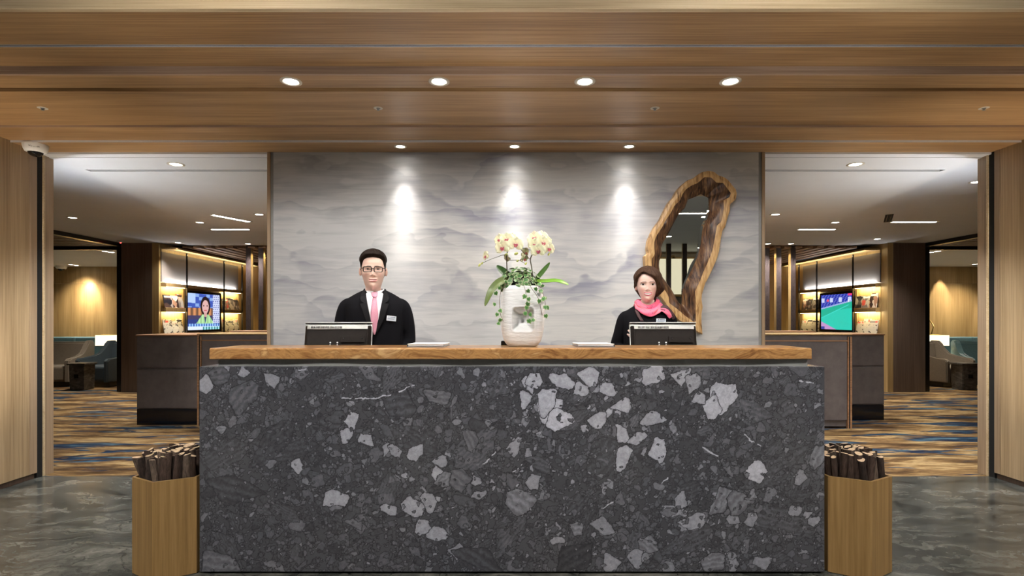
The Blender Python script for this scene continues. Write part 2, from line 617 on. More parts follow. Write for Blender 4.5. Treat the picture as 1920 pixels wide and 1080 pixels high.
box('upper_deck', LX0, LX1, 4.56, 13.2, 2.80, 2.86, DARK_GAP, lc)

wb = setting('wall_back')
box('oak_back_wall', -6.3, 6.7, 13.0, 13.1, 0, 2.8, OAK_SHELF, wb)
for nm, x0, x1 in (('alcove_back_left', LX0, -6.96), ('alcove_back_right', 7.34, LX1)):
    n = 5
    for i in range(n):
        a = x0 + (x1 - x0) * i / n; b_ = x0 + (x1 - x0) * (i + 1) / n
        for z0, z1 in ((0, 2.138), (2.142, 2.8)):
            box('veneer_panel', a + .001, b_ - .001, 12.96, 13.0, z0, z1, OAK_SHELF, wb)
ws = setting('wall_lounge_sides')
box('side_wall', LX0 - .1, LX0, 4.6, 13.1, 0, 2.8, OAK_SHELF, ws)
box('side_wall', LX1, LX1 + .1, 4.6, 13.1, 0, 2.8, OAK_SHELF, ws)

# columns between alcove and shelf wall
for nm, x0, x1, xi in (('wall_column_left', -6.94, -6.27, -6.27), ('wall_column_right', 6.67, 7.34, 6.67)):
    c = setting(nm)
    if x0 < 0:
        box('dark_veneer', x0, x1 - 0.12, 9.66, 9.70, 0, 2.65, WALNUT_Z, c)
        box('pale_edge', x1 - 0.12, x1, 9.66, 9.70, 0, 2.65, OAK_SHELF, c)
    else:
        box('dark_veneer', x0 + 0.10, x1, 9.66, 9.70, 0, 2.65, WALNUT_Z, c)
        box('pale_edge', x0, x0 + 0.10, 9.66, 9.70, 0, 2.65, OAK_SHELF, c)
    box('core', x0, x1, 9.70, 12.96, 0, 2.65, OAK_SHELF, c)

# black portals in front of the alcoves, slatted passage ceiling and white alcove ceiling
for nm, s, X in (('portal_left', -1, -6.94), ('portal_right', 1, 7.34)):
    xo = LX0 if s < 0 else LX1
    p = setting('trim_' + nm)
    box('post', X, X + s * 0.125, 9.72, 9.84, 0, 2.65, BLACK_METAL, p, bev=.003, seg=1)
    box('side_beam', X, X + s * 0.10, 4.62, 9.72, 2.585, 2.65, BLACK_METAL, p)
    box('cross_beam', X + s * 0.125, xo, 9.78, 9.84, 2.545, 2.645, BLACK_METAL, p)
    a = setting('ceiling_alcove_' + ('left' if s < 0 else 'right'))
    box('white_panel', X + s * .125, xo, 9.84, 12.96, 2.545, 2.60, WHITE_PAINT, a)
    for k in range(14):
        y = 7.6 + k * 0.155
        box('slat', X + s * 0.10, X + s * 3.6, y, y + 0.10, 2.60, 2.635, SLAT_X, a)

# ---- slatted ceiling over the magazine corner
sc_ = setting('ceiling_slats')
for s, xa, xb in ((-1, -6.05, -1.6), (1, 1.6, 6.45)):
    n = int((xb - xa) / 0.20)
    for k in range(n):
        x = xa + k * 0.20
        box('slat', x, x + 0.13, 9.985, 12.99, 2.60, 2.635, SLAT, sc_)
    box('slat_backing', xa, xb, 9.985, 12.99, 2.69, 2.72, SLAT, sc_)


# ================================================================== LIGHT FIXTURES
LENS = emis('lamp_lens', (1.0, 0.95, 0.86), 14.0)
LENS_S = emis('lamp_lens_small', (1.0, 0.95, 0.88), 9.0)
LED_COOL = emis('led_strip_cool', (0.92, 0.96, 1.0), 9.0)
LED_WARM = emis('led_strip_warm', (1.0, 0.80, 0.42), 6.0)
TRIM = flat('lamp_trim', (.55, .50, .42), 0.4, var=.03)


def lamp(parent, kind, loc, energy, color, size=0.05, angle=70, blend=0.5, aim=None, sx=None, sy=None):
    d = bpy.data.lights.new(kind.lower() + '_lamp', kind)
    d.energy = energy
    d.color = color
    if kind == 'SPOT':
        d.spot_size = math.radians(angle); d.spot_blend = blend; d.shadow_soft_size = size
    elif kind == 'AREA':
        d.shape = 'RECTANGLE'; d.size = sx; d.size_y = sy
    else:
        d.shadow_soft_size = size
    o = bpy.data.objects.new(d.name, d)
    COL.objects.link(o)
    if parent is not None: o.parent = parent
    o.location = loc
    if aim is not None:
        o.rotation_euler = Vector(aim).to_track_quat('-Z', 'Y').to_euler()
    return o


def downlight(x, y, z, label, r=0.04, energy=30, color=NEUT, angle=80, blend=0.6, aim=(0, 0, -1), group=None, lens=None, size=0.04, tilt=0.0):
    t = thing('recessed_downlight', (x, y, z), label, 'ceiling light', group=group)
    V, Fc = lathe([(r * 1.55, 0.004), (r * 1.55, -0.004), (r * 1.2, -0.006), (r * 1.05, -0.002), (r * 1.0, 0.010)], 20)
    obj('trim_ring', V, Fc, TRIM, t, True)
    V, Fc = lathe([(r * 1.0, -0.001), (r * 0.6, -0.0035), (0.0005, -0.0045)], 20)
    o = obj('lens', V, Fc, lens or LENS, t, True)
    if energy > 0:
        lamp(t, 'SPOT', (0, 0, -0.02), energy, color, size, angle, blend, aim)
    return t


ords = ('leftmost', 'second from left', 'third from left', 'rightmost')
for i, px in enumerate((545, 823, 1097, 1370)):
    p = un(px, 152, 3.2)
    downlight(p.x, 3.205, 2.70, ords[i] + ' of the four bright downlights in the oak ceiling', 0.04, W_DESK * 1.1, NEUT, 168, 0.6, (0, 0.12, -1))
for i, (x, nm) in enumerate(((-0.885, 'left'), (0.02, 'middle'), (0.93, 'right'))):
    downlight(x, 4.318, 2.67, nm + ' of the three small spotlights close above the plaster wall', 0.032, W_WALL * 0.05, NEUT, 80, 1.0, (0, 0.42, -1), size=0.02)
    lamp(None, 'SPOT', (x, 4.318, 2.65), W_WALL * 0.62, NEUT, 0.02, 48, 1.0, (0, 0.20, -1))
    lamp(None, 'SPOT', (x, 4.318, 2.65), W_WALL * 1.1, NEUT, 0.02, 24, 1.0, (0, 0.125, -1))

# lounge ceiling
LD = [((330, 308), 'bright downlight near the left end of the opening, above the air slot'),
      ((136, 408), 'downlight in the lounge ceiling above the left portal'),
      ((375, 417), 'downlight between the two slanting light slots on the left'),
      ((486, 402), 'downlight in the left lounge ceiling closest to the plaster wall'),
      ((334, 455), 'downlight over the left magazine shelf'),
      ((465, 457), 'downlight over the dark posts left of the plaster wall'),
      ((1604, 308), 'bright downlight near the middle of the right opening, above the air slot'),
      ((1832, 341), 'downlight partly hidden by the right jamb'),
      ((1454, 402), 'downlight in the right lounge ceiling closest to the plaster wall'),
      ((1566, 417), 'downlight beside the bright light slot on the right'),
      ((1645, 448), 'downlight over the right magazine shelf'),
      ((1440, 457), 'downlight over the first dark post right of the plaster wall'),
      ((1483, 457), 'downlight over the third dark post right of the plaster wall')]
for (px, py), lab in LD:
    d = F * (ZL - HC) / (HOR - py)
    d = min(d, 9.9)
    p = un(px, py, d)
    e = W_LOUNGE * (1.5 if py < 320 else 1.0)
    downlight(p.x, d, ZL, lab, 0.045, e, NEUT if py > 320 else COOL, 110, 0.8, lens=LENS_S if py > 400 else LENS, size=0.05)

def ceil_pt(px, py):
    d = F * (ZL - HC) / (HOR - py)
    return un(px, py, d)
for (a, b, lab) in (((398, 402.5), (470, 416), 'slanting recessed light slot in the left lounge ceiling'),
                    ((394, 430), (468, 430), 'straight recessed light slot in the left lounge ceiling'),
                    ((1497, 430), (1568, 430), 'recessed light slot in the right lounge ceiling beside the wall'),
                    ((1672, 416), (1758, 416), 'recessed light slot in the right lounge ceiling beside the black vent')):
    A, B = ceil_pt(*a), ceil_pt(*b)
    mid = (A + B) / 2; L = (B - A).length; ang = math.atan2(B.y - A.y, B.x - A.x)
    t = thing('linear_light', (mid.x, mid.y, ZL), lab, 'ceiling light', rotz=ang)
    box('diffuser', -L / 2 * .92, L / 2 * .92, -0.035, 0.035, -0.004, 0.01, LENS_S, t)
    box('frame', -L / 2, L / 2, -0.045, -0.035, -0.006, 0.01, TRIM, t)
    box('frame', -L / 2, L / 2, 0.035, 0.045, -0.006, 0.01, TRIM, t)
A, B = ceil_pt(1668, 402), ceil_pt(1664, 416)
t = thing('ceiling_vent', ((A.x + B.x) / 2, (A.y + B.y) / 2, ZL), 'short black vent slot in the right lounge ceiling', 'air vent', rotz=math.atan2(B.y - A.y, B.x - A.x) - PI / 2)
L = (B - A).length / 2
box('grille', -0.045, 0.045, -L, L, -0.004, 0.02, DARK_GAP, t)
for k in (-1, 1): box('blade', k * .02 - .003, k * .02 + .003, -L, L, -0.006, 0, BLACK_METAL, t)

# alcove twin spots
for (px, py), lab in (((197, 471), 'left spot of the pair near the left portal post'), ((209, 473), 'right spot of the pair near the left portal post'),
                      ((133, 496), 'left spot of the pair over the left alcove wall'), ((143, 497.5), 'right spot of the pair over the left alcove wall'),
                      ((1745, 473), 'left spot of the pair near the right portal post'), ((1758, 471), 'right spot of the pair near the right portal post'),
                      ((1827, 495.5), 'left spot of the pair over the right alcove wall'), ((1836, 494.5), 'right spot of the pair over the right alcove wall')):
    d = F * (2.545 - HC) / (HOR - py)
    p = un(px, py, d)
    downlight(p.x, d, 2.545, lab, 0.05, 48, WARM, 120, 0.9, lens=LENS_S)
# scallop on the alcove walls
for x, s in ((-10.05, 1), (11.4, 1), (10.2, .45)):
    lamp(None, 'SPOT', (x, 12.72, 2.50), 75 * s, WARM, 0.03, 44, 0.45, (0, 0.30, -1))

# floor uplights washing the timber side walls (outside the frame)
for x, nm in ((XL + 0.28, 'left'), (XR - 0.28, 'right')):
    t = thing('unseen_floor_uplight', (x, 3.2, 0.0), 'small black floor uplight beside the ' + nm + ' timber wall', 'uplight')
    V, Fc = lathe([(0.06, 0), (0.06, 0.10), (0.05, 0.12), (0.045, 0.10)], 20)
    obj('housing', V, Fc, BLACK_METAL, t, True)
    V, Fc = lathe([(0.045, 0.104), (0.0005, 0.106)], 20)
    obj('lens', V, Fc, LENS, t, True)
    lamp(t, 'SPOT', (0, 0, 0.13), W_UP, WARM, 0.04, 100, 0.9, (-0.25 if x < 0 else 0.25, 0.42, 1))

# unseen uplights added behind the jambs to brighten the lounge ceiling
for x, sg, nm in ((XL - 0.22, 1, 'left'), (XR + 0.22, -1, 'right')):
    t = thing('wall_uplight', (x, 4.62, 1.45), 'added unseen wall uplight on the lounge side of the ' + nm + ' timber wall', 'wall lamp')
    box('bracket', -0.05, 0.05, -0.014, 0.0, -0.06, 0.06, BLACK_METAL, t)
    V, Fc = lathe([(0.03, -0.05), (0.05, 0.05), (0.046, 0.05), (0.028, -0.045)], 18)
    o = obj('cup', V, Fc, BLACK_METAL, t, True); o.location = (0, 0.06, 0)
    lamp(t, 'SPOT', (0, 0.06, 0.05), 26, COOL, 0.04, 150, 1.0, (sg * 0.75, 0.25, 1))

# in-floor uplights added below the frame, unseen, to brighten the oak ceiling
for i, x in enumerate((-2.7, -0.9, 0.9, 2.7)):
    t = thing('unseen_floor_uplight', (x, 0.6, 0.0), ords[i] + ' of the four added, unseen in-floor uplights before the desk', 'uplight')
    V, Fc = lathe([(0.09, 0.001), (0.09, 0.006), (0.07, 0.008), (0.065, 0.004)], 20)
    obj('bezel', V, Fc, STEEL, t, True)
    V, Fc = lathe([(0.065, 0.005), (0.0005, 0.006)], 20)
    obj('lens', V, Fc, LENS, t, True)
    lamp(t, 'SPOT', (0, 0, 0.02), W_FLOOR * (1 if abs(x) < 1 else .45), NEUT, 0.05, 52, 0.7, (0, 0.68, 1))

# lobby ceiling lights (behind and above the camera)
k = 0
for y in (-3.6, -1.2, 1.0):
    for x in (-3.6, -1.2, 1.2, 3.6):
        k += 1
        row = {-3.6: 'back', -1.2: 'middle', 1.0: 'front'}[y]
        col_ = {-3.6: 'far left', -1.2: 'inner left', 1.2: 'inner right', 3.6: 'far right'}[x]
        aim = (0, 0.0, -1) if y < 0.5 else (0, 0.55, -1)
        downlight(x, y, 3.2, f'{col_} downlight of the {row} row in the lobby ceiling', 0.07, W_LOBBY * (1.15 if y > 0 else 1), NEUT, 120, 0.9, aim, size=0.12)
t = thing('linear_light', (3.1, -0.84, 3.2), 'long light line across the lobby ceiling, seen in the mirror', 'ceiling light')
box('diffuser', -1.2, 1.2, -0.04, 0.04, -0.006, 0.02, LENS, t)
for k in (-1, 1): box('frame', -1.22, 1.22, k * .046 - .006, k * .046 + .006, -0.008, 0.02, TRIM, t)

# sprinklers
for i, px in enumerate((80, 709, 1228, 1845)):
    p = un(px, 202, 3.6)
    t = thing('fire_sprinkler', (p.x, 3.60, 2.695), ords[i] + ' of the four small sprinkler heads in the oak ceiling', 'sprinkler')
    V, Fc = lathe([(0.030, 0.002), (0.030, -0.001), (0.016, -0.002), (0.014, 0.0)], 18)
    obj('escutcheon', V, Fc, TRIM, t, True)
    V, Fc = lathe([(0.012, 0.0), (0.010, -0.006), (0.004, -0.008), (0.004, -0.012), (0.010, -0.013), (0.010, -0.015), (0.0005, -0.016)], 12)
    obj('head', V, Fc, STEEL, t, True)

# ================================================================== RECEPTION DESK
DX0, DX1, DY = -1.592, 1.592, 2.772
DZ0, DZ1 = 0.012, 1.056


def breccia(w, h, nx, ny):
    """colour field of a brecciated marble: angular clasts of all sizes in a dark matrix"""
    xs = np.linspace(0, w, nx); zs = np.linspace(0, h, ny)
    X, Z = np.meshgrid(xs, zs)
    rng = np.random.default_rng(5)

    def vnoise(fx, fz, seed):
        r = np.random.default_rng(seed)
        gx, gz = int(w * fx) + 3, int(h * fz) + 3
        g = r.random((gz, gx))
        u = X * fx; v = Z * fz
        i = u.astype(int); j = v.astype(int)
        fu = u - i; fv = v - j
        fu = fu * fu * (3 - 2 * fu); fv = fv * fv * (3 - 2 * fv)
        return (g[j, i] * (1 - fu) + g[j, i + 1] * fu) * (1 - fv) + (g[j + 1, i] * (1 - fu) + g[j + 1, i + 1] * fu) * fv

    cloud = 0.5 * vnoise(1.6, 1.8, 1) + 0.3 * vnoise(5, 5, 2) + 0.2 * vnoise(14, 14, 3)
    C = 0.046 + 0.046 * cloud
    # warp so that the polygon edges are not ruler straight
    wx = X + 0.010 * (vnoise(30, 30, 4) - .5) + 0.006 * (vnoise(90, 90, 8) - .5)
    wz = Z + 0.010 * (vnoise(30, 30, 5) - .5) + 0.006 * (vnoise(90, 90, 9) - .5)
    fine = vnoise(160, 160, 6)
    fine2 = vnoise(60, 60, 7)

    def clast(cx, cz, r, asp, ang, val, nside=6, stripe=0.0, soft=0.0, edge=0.004):
        R = r * asp * 1.35 + 0.01
        i0, i1 = np.searchsorted(xs, [cx - R, cx + R]); j0, j1 = np.searchsorted(zs, [cz - R, cz + R])
        if i1 - i0 < 2 or j1 - j0 < 2: return
        sl = (slice(j0, j1), slice(i0, i1))
        dx = wx[sl] - cx; dz = wz[sl] - cz
        ca, sa = math.cos(ang), math.sin(ang)
        u = (dx * ca + dz * sa) / asp; v = -dx * sa + dz * ca
        m = np.full(u.shape, -1e9)
        a0 = rng.random() * 6.28
        for k in range(nside):
            a = a0 + (k + 0.95 * (rng.random() - .5)) * 6.283 / nside
            dd = r * (0.55 + 0.50 * rng.random())
            m = np.maximum(m, u * math.cos(a) + v * math.sin(a) - dd)
        m = np.maximum(m, np.hypot(u, v) - r * 1.18)
        ins = m < 0
        rim = (m >= 0) & (m < edge)
        tex = val * (0.80 + 0.40 * fine[sl] * 0.6 + 0.25 * (fine2[sl] - .5))
        if stripe:
            st = np.sin((v / r) * stripe + 3 * fine2[sl])
            tex = tex * (0.88 + 0.18 * st)
        shade = np.clip(-m / (0.25 * r), 0, 1) ** 0.5
        tex = tex * (0.78 + 0.22 * shade)
        sub = C[sl]
        al = (1 - soft)
        sub[ins] = sub[ins] * soft + tex[ins] * al
        sub[rim] = np.minimum(sub[rim], 0.030 + 0.016 * fine[sl][rim])

    # how pale and dense the clasts are, over the slab (more to the upper middle and right)
    def dens(x, z):
        u = x / w; v = z / h
        d = 0.30 + 0.75 * math.exp(-((u - 0.62) ** 2) / 0.020 - ((v - 0.80) ** 2) / 0.06)
        d += 0.50 * math.exp(-((u - 0.40) ** 2) / 0.020 - ((v - 0.42) ** 2) / 0.03)
        d += 0.40 * math.exp(-((u - 0.85) ** 2) / 0.03 - ((v - 0.25) ** 2) / 0.03)
        d += 0.35 * math.exp(-((u - 0.55) ** 2) / 0.03 - ((v - 0.15) ** 2) / 0.03)
        return d

    def scatter(n, r0, r1, pale):
        for _ in range(n):
            x, z = rng.random() * w, rng.random() * h
            d = dens(x, z)
            r = r0 + (r1 - r0) * rng.random() ** 2
            if rng.random() < pale * d:
                val = 0.15 + 0.22 * rng.random() * min(1.2, d + .2)
            else:
                val = 0.055 + 0.075 * rng.random() + 0.05 * rng.random() * (rng.random() < .35)
            st = (8 + 14 * rng.random()) if rng.random() < 0.35 and val < .18 else 0
            clast(x, z, r, 1 + 0.9 * rng.random(), 0.9 * rng.standard_normal() + 0.7, val, rng.integers(4, 7), st, 0.25 * rng.random(), 0.0022)

    scatter(5200, 0.004, 0.011, 0.16)
    scatter(1700, 0.008, 0.022, 0.26)
    scatter(420, 0.016, 0.040, 0.30)
    # broad faint banded fragments
    for _ in range(34):
        clast(rng.random() * w, rng.random() * h, 0.035 + 0.045 * rng.random(), 1.6 + rng.random(), 0.6 + 0.8 * rng.standard_normal(),
              0.075 + 0.07 * rng.random(), 5, 14 + 12 * rng.random(), 0.35, 0.002)
    scatter(1500, 0.004, 0.012, 0.20)

    def P(px, py):
        return (px - 373) / 1172.0 * w, (1072 - py) / 386.0 * h
    # the large pale fragments that stand out: px, py, half size px, aspect, tilt, value
    for px, py, r, asp, ang, val in (
            (1035, 763, 24, 1.5, 1.25, .46), (1048, 790, 22, 1.2, .3, .48), (1022, 752, 20, 1.5, 1.2, .40), (1352, 745, 24, 1.5, .75, .44), (1335, 762, 18, 1.3, .6, .42),
            (1415, 885, 20, 1.15, -.2, .44), (1232, 842, 20, 1.2, 1.4, .42), (1170, 857, 15, 1.8, 1.0, .40), (990, 720, 13, 1.3, -.6, .38),
            (1003, 712, 14, 1.3, .4, .38), (1052, 712, 16, 1.5, -.5, .38), (1104, 705, 15, 1.5, -.4, .38), (1088, 728, 13, 1.3, .8, .36), (1140, 726, 15, 1.3, 0.6, .36),
            (1166, 760, 16, 1.3, .2, .40), (985, 745, 12, 1.6, 1.2, .36), (1228, 700, 20, 1.4, .1, .38), (1276, 704, 15, 1.5, .5, .36), (1120, 786, 13, 1.5, .1, .38),
            (1222, 782, 15, 1.8, .15, .34), (1165, 815, 14, 1.6, -1.0, .38), (1192, 820, 11, 1.8, .2, .34), (1312, 745, 12, 1.3, .2, .32), (1296, 720, 14, 1.7, 1.3, .30),
            (626, 934, 20, 1.3, .25, .36), (660, 787, 12, 1.5, 1.1, .36), (646, 815, 14, 1.3, -.9, .34), (687, 822, 13, 1.4, -.5, .32), (778, 848, 17, 1.4, .5, .34), (819, 888, 12, 1.6, .9, .36),
            (775, 952, 20, 1.6, -.5, .34), (803, 940, 16, 1.6, -.7, .30), (796, 988, 15, 1.4, -.3, .32), (820, 1000, 15, 1.3, .1, .32), (728, 953, 12, 1.4, -.1, .34), (557, 874, 12, 1.3, 1.3, .32),
            (723, 842, 10, 1.6, 1.2, .28), (740, 846, 10, 1.6, -.7, .28), (825, 863, 12, 1.3, .3, .28), (857, 1032, 15, 1.3, .4, .26), (860, 902, 20, 1.5, -.6, .14), (890, 900, 9, 1.2, 0, .28), (894, 928, 11, 1.5, .3, .26),
            (970, 935, 26, 1.3, -.7, .22), (1000, 903, 14, 1.3, -.2, .28), (1275, 938, 14, 1.4, .6, .28), (1350, 938, 18, 2.4, 1.2, .20), (1382, 940, 22, 1.6, .7, .17), (1410, 930, 12, 1.3, .8, .22),
            (1145, 1062, 17, 1.5, 1.5, .28), (1192, 1045, 16, 1.4, -.8, .26), (1080, 990, 16, 1.1, 0, .22), (1130, 988, 15, 1.6, -.4, .24), (1215, 1020, 16, 1.3, -.6, .20), (1340, 1055, 15, 1.8, .1, .20), (1430, 1055, 17, 1.2, .4, .24),
            (1535, 850, 18, 1.6, 1.1, .20), (1490, 960, 11, 1.4, .8, .26), (1512, 965, 9, 1.4, .6, .26), (1525, 978, 9, 1.3, 1, .26), (1408, 970, 12, 1.6, 1.2, .24), (1372, 975, 11, 1.3, .2, .24), (1500, 895, 11, 1.8, 1.0, .24),
            (455, 740, 22, 1.7, .9, .12), (412, 705, 20, 1.5, .2, .11), (510, 710, 13, 1.6, -.5, .26), (456, 694, 11, 1.2, -.6, .30), (383, 717, 14, 1.4, .8, .30), (415, 805, 10, 1.2, .2, .22), (445, 920, 26, 2.2, -.25, .075),
            (415, 1062, 26, 1.9, -.1, .15), (745, 757, 24, 1.9, .1, .085), (820, 742, 16, 1.9, -.1, .15), (830, 900, 14, 1.5, .9, .20), (880, 820, 16, 1.7, -1.1, .15), (900, 1050, 24, 2.6, -.6, .075), (1080, 1040, 26, 2.4, .5, .06)):
        x, z = P(px, py)
        clast(x, z, r / 1172.0 * w * 1.0, asp * .9, ang, val * 1.08, rng.integers(4, 7), (11 if 0.05 < val < .24 else 0), 0.04, 0.0032)
    # crumbs between and over the fragments
    scatter(900, 0.003, 0.008, 0.45)
    # thin white calcite veins
    for pts in (((640, 745), (700, 746), (745, 733), (775, 720)), ((1395, 815), (1412, 828), (1428, 838)), ((1318, 838), (1345, 855)), ((1490, 712), (1525, 717)),
                ((905, 870), (930, 848)), ((1128, 952), (1150, 940)), ((560, 692), (580, 688)), ((1240, 905), (1252, 895)), ((960, 885), (978, 870))):
        for (ax, ay), (bx, by) in zip(pts[:-1], pts[1:]):
            x0, z0 = P(ax, ay); x1, z1 = P(bx, by)
            L = math.hypot(x1 - x0, z1 - z0)
            t = np.clip(((wx - x0) * (x1 - x0) + (wz - z0) * (z1 - z0)) / L ** 2, 0, 1)
            dd = np.hypot(wx - x0 - t * (x1 - x0), wz - z0 - t * (z1 - z0))
            m = (dd < 0.0032 * (0.3 + fine2)) & (fine2 > .3)
            C[m] = 0.45
    C = C * 1.12
    rgb = np.stack([C * (0.99 + 0.06 * (cloud - .5)), C * 1.0, C * (1.15 + 0.10 * (0.5 - cloud))], -1)
    return xs, zs, rgb


NXS, NZS = 1320, 436
sx_, sz_, srgb = breccia(DX1 - DX0, DZ1 - DZ0, NXS, NZS)
desk = thing('reception_desk', (0, DY, 0), 'long reception desk faced in dark brecciated marble with a thick wooden ledge', 'desk')
joints = [0, 415, 908, NXS]
for a, b in zip(joints[:-1], joints[1:]):
    b2 = min(b + 1, NXS)
    xx = sx_[a:b2] + DX0
    # leave a hairline joint
    xx = xx.copy()
    if a > 0: xx[0] += 0.0006
    if b < NXS: xx[-1] -= 0.0006
    n = len(xx)
    Vx, Vz = np.meshgrid(xx, sz_ + DZ0)
    V = np.stack([Vx, np.zeros_like(Vx), Vz], -1).reshape(-1, 3)
    cols = srgb[:, a:b2].reshape(-1, 3)
    idx = np.arange(n * NZS).reshape(NZS, n)
    q = np.stack([idx[:-1, :-1], idx[:-1, 1:], idx[1:, 1:], idx[1:, :-1]], -1).reshape(-1, 4)
    # border ring, extruded back to give the slab its thickness
    ring = np.concatenate([idx[0, :], idx[1:, -1], idx[-1, -2::-1], idx[-2:0:-1, 0]])
    cur = len(V)
    Vs, Cs, Q = [V], [cols], [q]
    prev = ring
    for step in range(1, 9):
        d = 0.30 * step / 8
        vb = V[ring].copy(); vb[:, 1] = d
        cb = srgb[(np.arange(len(ring)) * 7 + step * 31) % NZS, (np.arange(len(ring)) + step * 53) % NXS] * 0.5 + cols[ring] * 0.5
        Vs.append(vb); Cs.append(cb)
        new = np.arange(cur, cur + len(ring)); cur += len(ring)
        Q.append(np.stack([prev, np.roll(prev, -1), np.roll(new, -1), new], -1)[:, ::-1])
        prev = new
    V = np.concatenate(Vs); cols = np.concatenate(Cs); q = np.concatenate(Q)
    me = bpy.data.meshes.new('stone_slab')
    me.vertices.add(len(V)); me.vertices.foreach_set('co', V.astype(np.float32).ravel())
    me.loops.add(len(q) * 4); me.loops.foreach_set('vertex_index', q.astype(np.int32).ravel())
    me.polygons.add(len(q)); me.polygons.foreach_set('loop_start', np.arange(0, len(q) * 4, 4, dtype=np.int32))
    me.update(calc_edges=True)
    at = me.color_attributes.new('Col', 'FLOAT_COLOR', 'POINT')
    at.data.foreach_set('color', np.concatenate([cols, np.ones((len(cols), 1))], 1).astype(np.float32).ravel())
    me.materials.append(STONE)
    link(bpy.data.objects.new('stone_slab', me), desk)
box('plinth', DX0 + .01, DX1 - .01, 0.02, 0.34, 0, DZ0, BLACK_METAL, desk)
box('steel_reveal', DX0 + 0.075, DX1 - 0.065, 0.040, 0.30, DZ1, 1.092, STEEL, desk)
box('desk_body', DX0 + .04, DX1 - .04, 0.305, 0.34, 0.0, 1.085, LEATHER, desk)
box('worktop', DX0 + .04, DX1 - .04, 0.341, 0.50, 0.73, 0.76, OAK_SHELF, desk, bev=.003, seg=1)
for x in (DX0 + .06, 0, DX1 - .06):
    box('support_panel', x - .015, x + .015, 0.341, 0.48, 0.0, 0.729, LEATHER, desk)
# wooden ledge with a slightly wavy, eased edge
LZ0, LZ1 = 1.0925, 1.150
bm = bmesh.new()
nx = 90
rows = []
for (yy, zz) in ((0.016, LZ0), (0.012, LZ0 + .004), (0.012, LZ1 - .006), (0.018, LZ1), (0.355, LZ1), (0.36, LZ1 - .006), (0.36, LZ0)):
    r = []
    for i in range(nx + 1):
        x = -1.546 + (1.546 + 1.536) * i / nx
        wob = 0.003 * math.sin(x * 5) + 0.002 * math.sin(x * 13 + 1)
        r.append(bm.verts.new((x, yy + (wob if yy < .1 else 0), zz)))
    rows.append(r)
for a, b in zip(rows, rows[1:] + rows[:1]):
    for i in range(nx):
        bm.faces.new((a[i], a[i + 1], b[i + 1], b[i]))
bm.faces.new([r[0] for r in rows]); bm.faces.new([r[-1] for r in rows][::-1])
bm_obj('ledge', bm, SLAB, desk)
LTOP = LZ1

# ================================================================== PLANTERS WITH LOGS
BARKS = []
for nm, c0, c1 in (('bark_brown', (.022, .014, .011), (.075, .048, .038)), ('bark_grey', (.04, .03, .024), (.15, .11, .085)), ('bark_dark', (.010, .007, .006), (.045, .03, .025))):
    m = NB(nm)
    n = m.noise(m.mapping(m.coord(), (60, 60, 14)), 1.5, 5, 0.65, 0.6)
    m.bump(n, 0.6, 0.004)
    BARKS.append(m.fin(m.ramp(n, [(0.32, c0), (0.66, c1)]), 0.8, spec=0.2))
m = NB('cut_wood')
v = m.coord()
x, y, z = m.sep(v)
rr = m.math('SQRT', m.math('ADD', m.math('MULTIPLY', x, x), m.math('MULTIPLY', y, y)))
ring_ = m.math('SINE', m.math('ADD', m.math('MULTIPLY', rr, 1500.0), m.math('MULTIPLY', m.noise(v, 60, 3), 5.0)))
cc = m.ramp(ring_, [(0.0, (.50, .36, .22)), (1.0, (.66, .52, .36))])
CUT = m.fin(m.mix(m.ramp(m.noise(v, 90, 3), [(.45, 0.0), (.75, 0.6)]), cc, (.22, .12, .06)), 0.75)
SPLIT = flat('split_wood', (.50, .22, .05), 0.6, var=.2)


def log_mesh(seed, R, L):
    r = random.Random(seed)
    n = 10
    ph = [r.random() * 6.28 for _ in range(3)]
    V = []
    hs = [0, .3, .55, .8, .93, 1.0]
    for i, h in enumerate(hs):
        bend = 0.006 * math.sin(h * 3 + ph[0])
        for k in range(n):
            a = 2 * PI * k / n
            rad = R * (1 + .09 * math.sin(2 * a + ph[1]) + .05 * math.sin(3 * a + ph[2] + h * 3))
            if i == len(hs) - 1: rad *= .985
            tilt = (0.25 * R * math.cos(a + ph[1]) if i == len(hs) - 1 else 0)
            V.append((rad * math.cos(a) + bend, rad * math.sin(a), h * L + tilt))
    Fs = grid_faces(len(hs), n, True) + [tuple(range(n))[::-1]]
    bark = (V, Fs)
    top = [Vector(v) + Vector((0, 0, .0006)) for v in V[-n:]]
    c = sum(top, Vector()) / n
    TV = [c] + top
    TF = [(0, 1 + k, 1 + (k + 1) % n) for k in range(n)]
    return bark, (TV, TF)


LOGM = []
for i in range(6):
    R = (.0135, .0155, .0175, .0185, .0165, .0205)[i]
    bk, tp = log_mesh(40 + i, R, 0.22)
    LOGM.append((mesh_of('firewood_log', bk[0], bk[1], None, True), mesh_of('cut_end', tp[0], tp[1], CUT), R))

HEX_R = 0.190


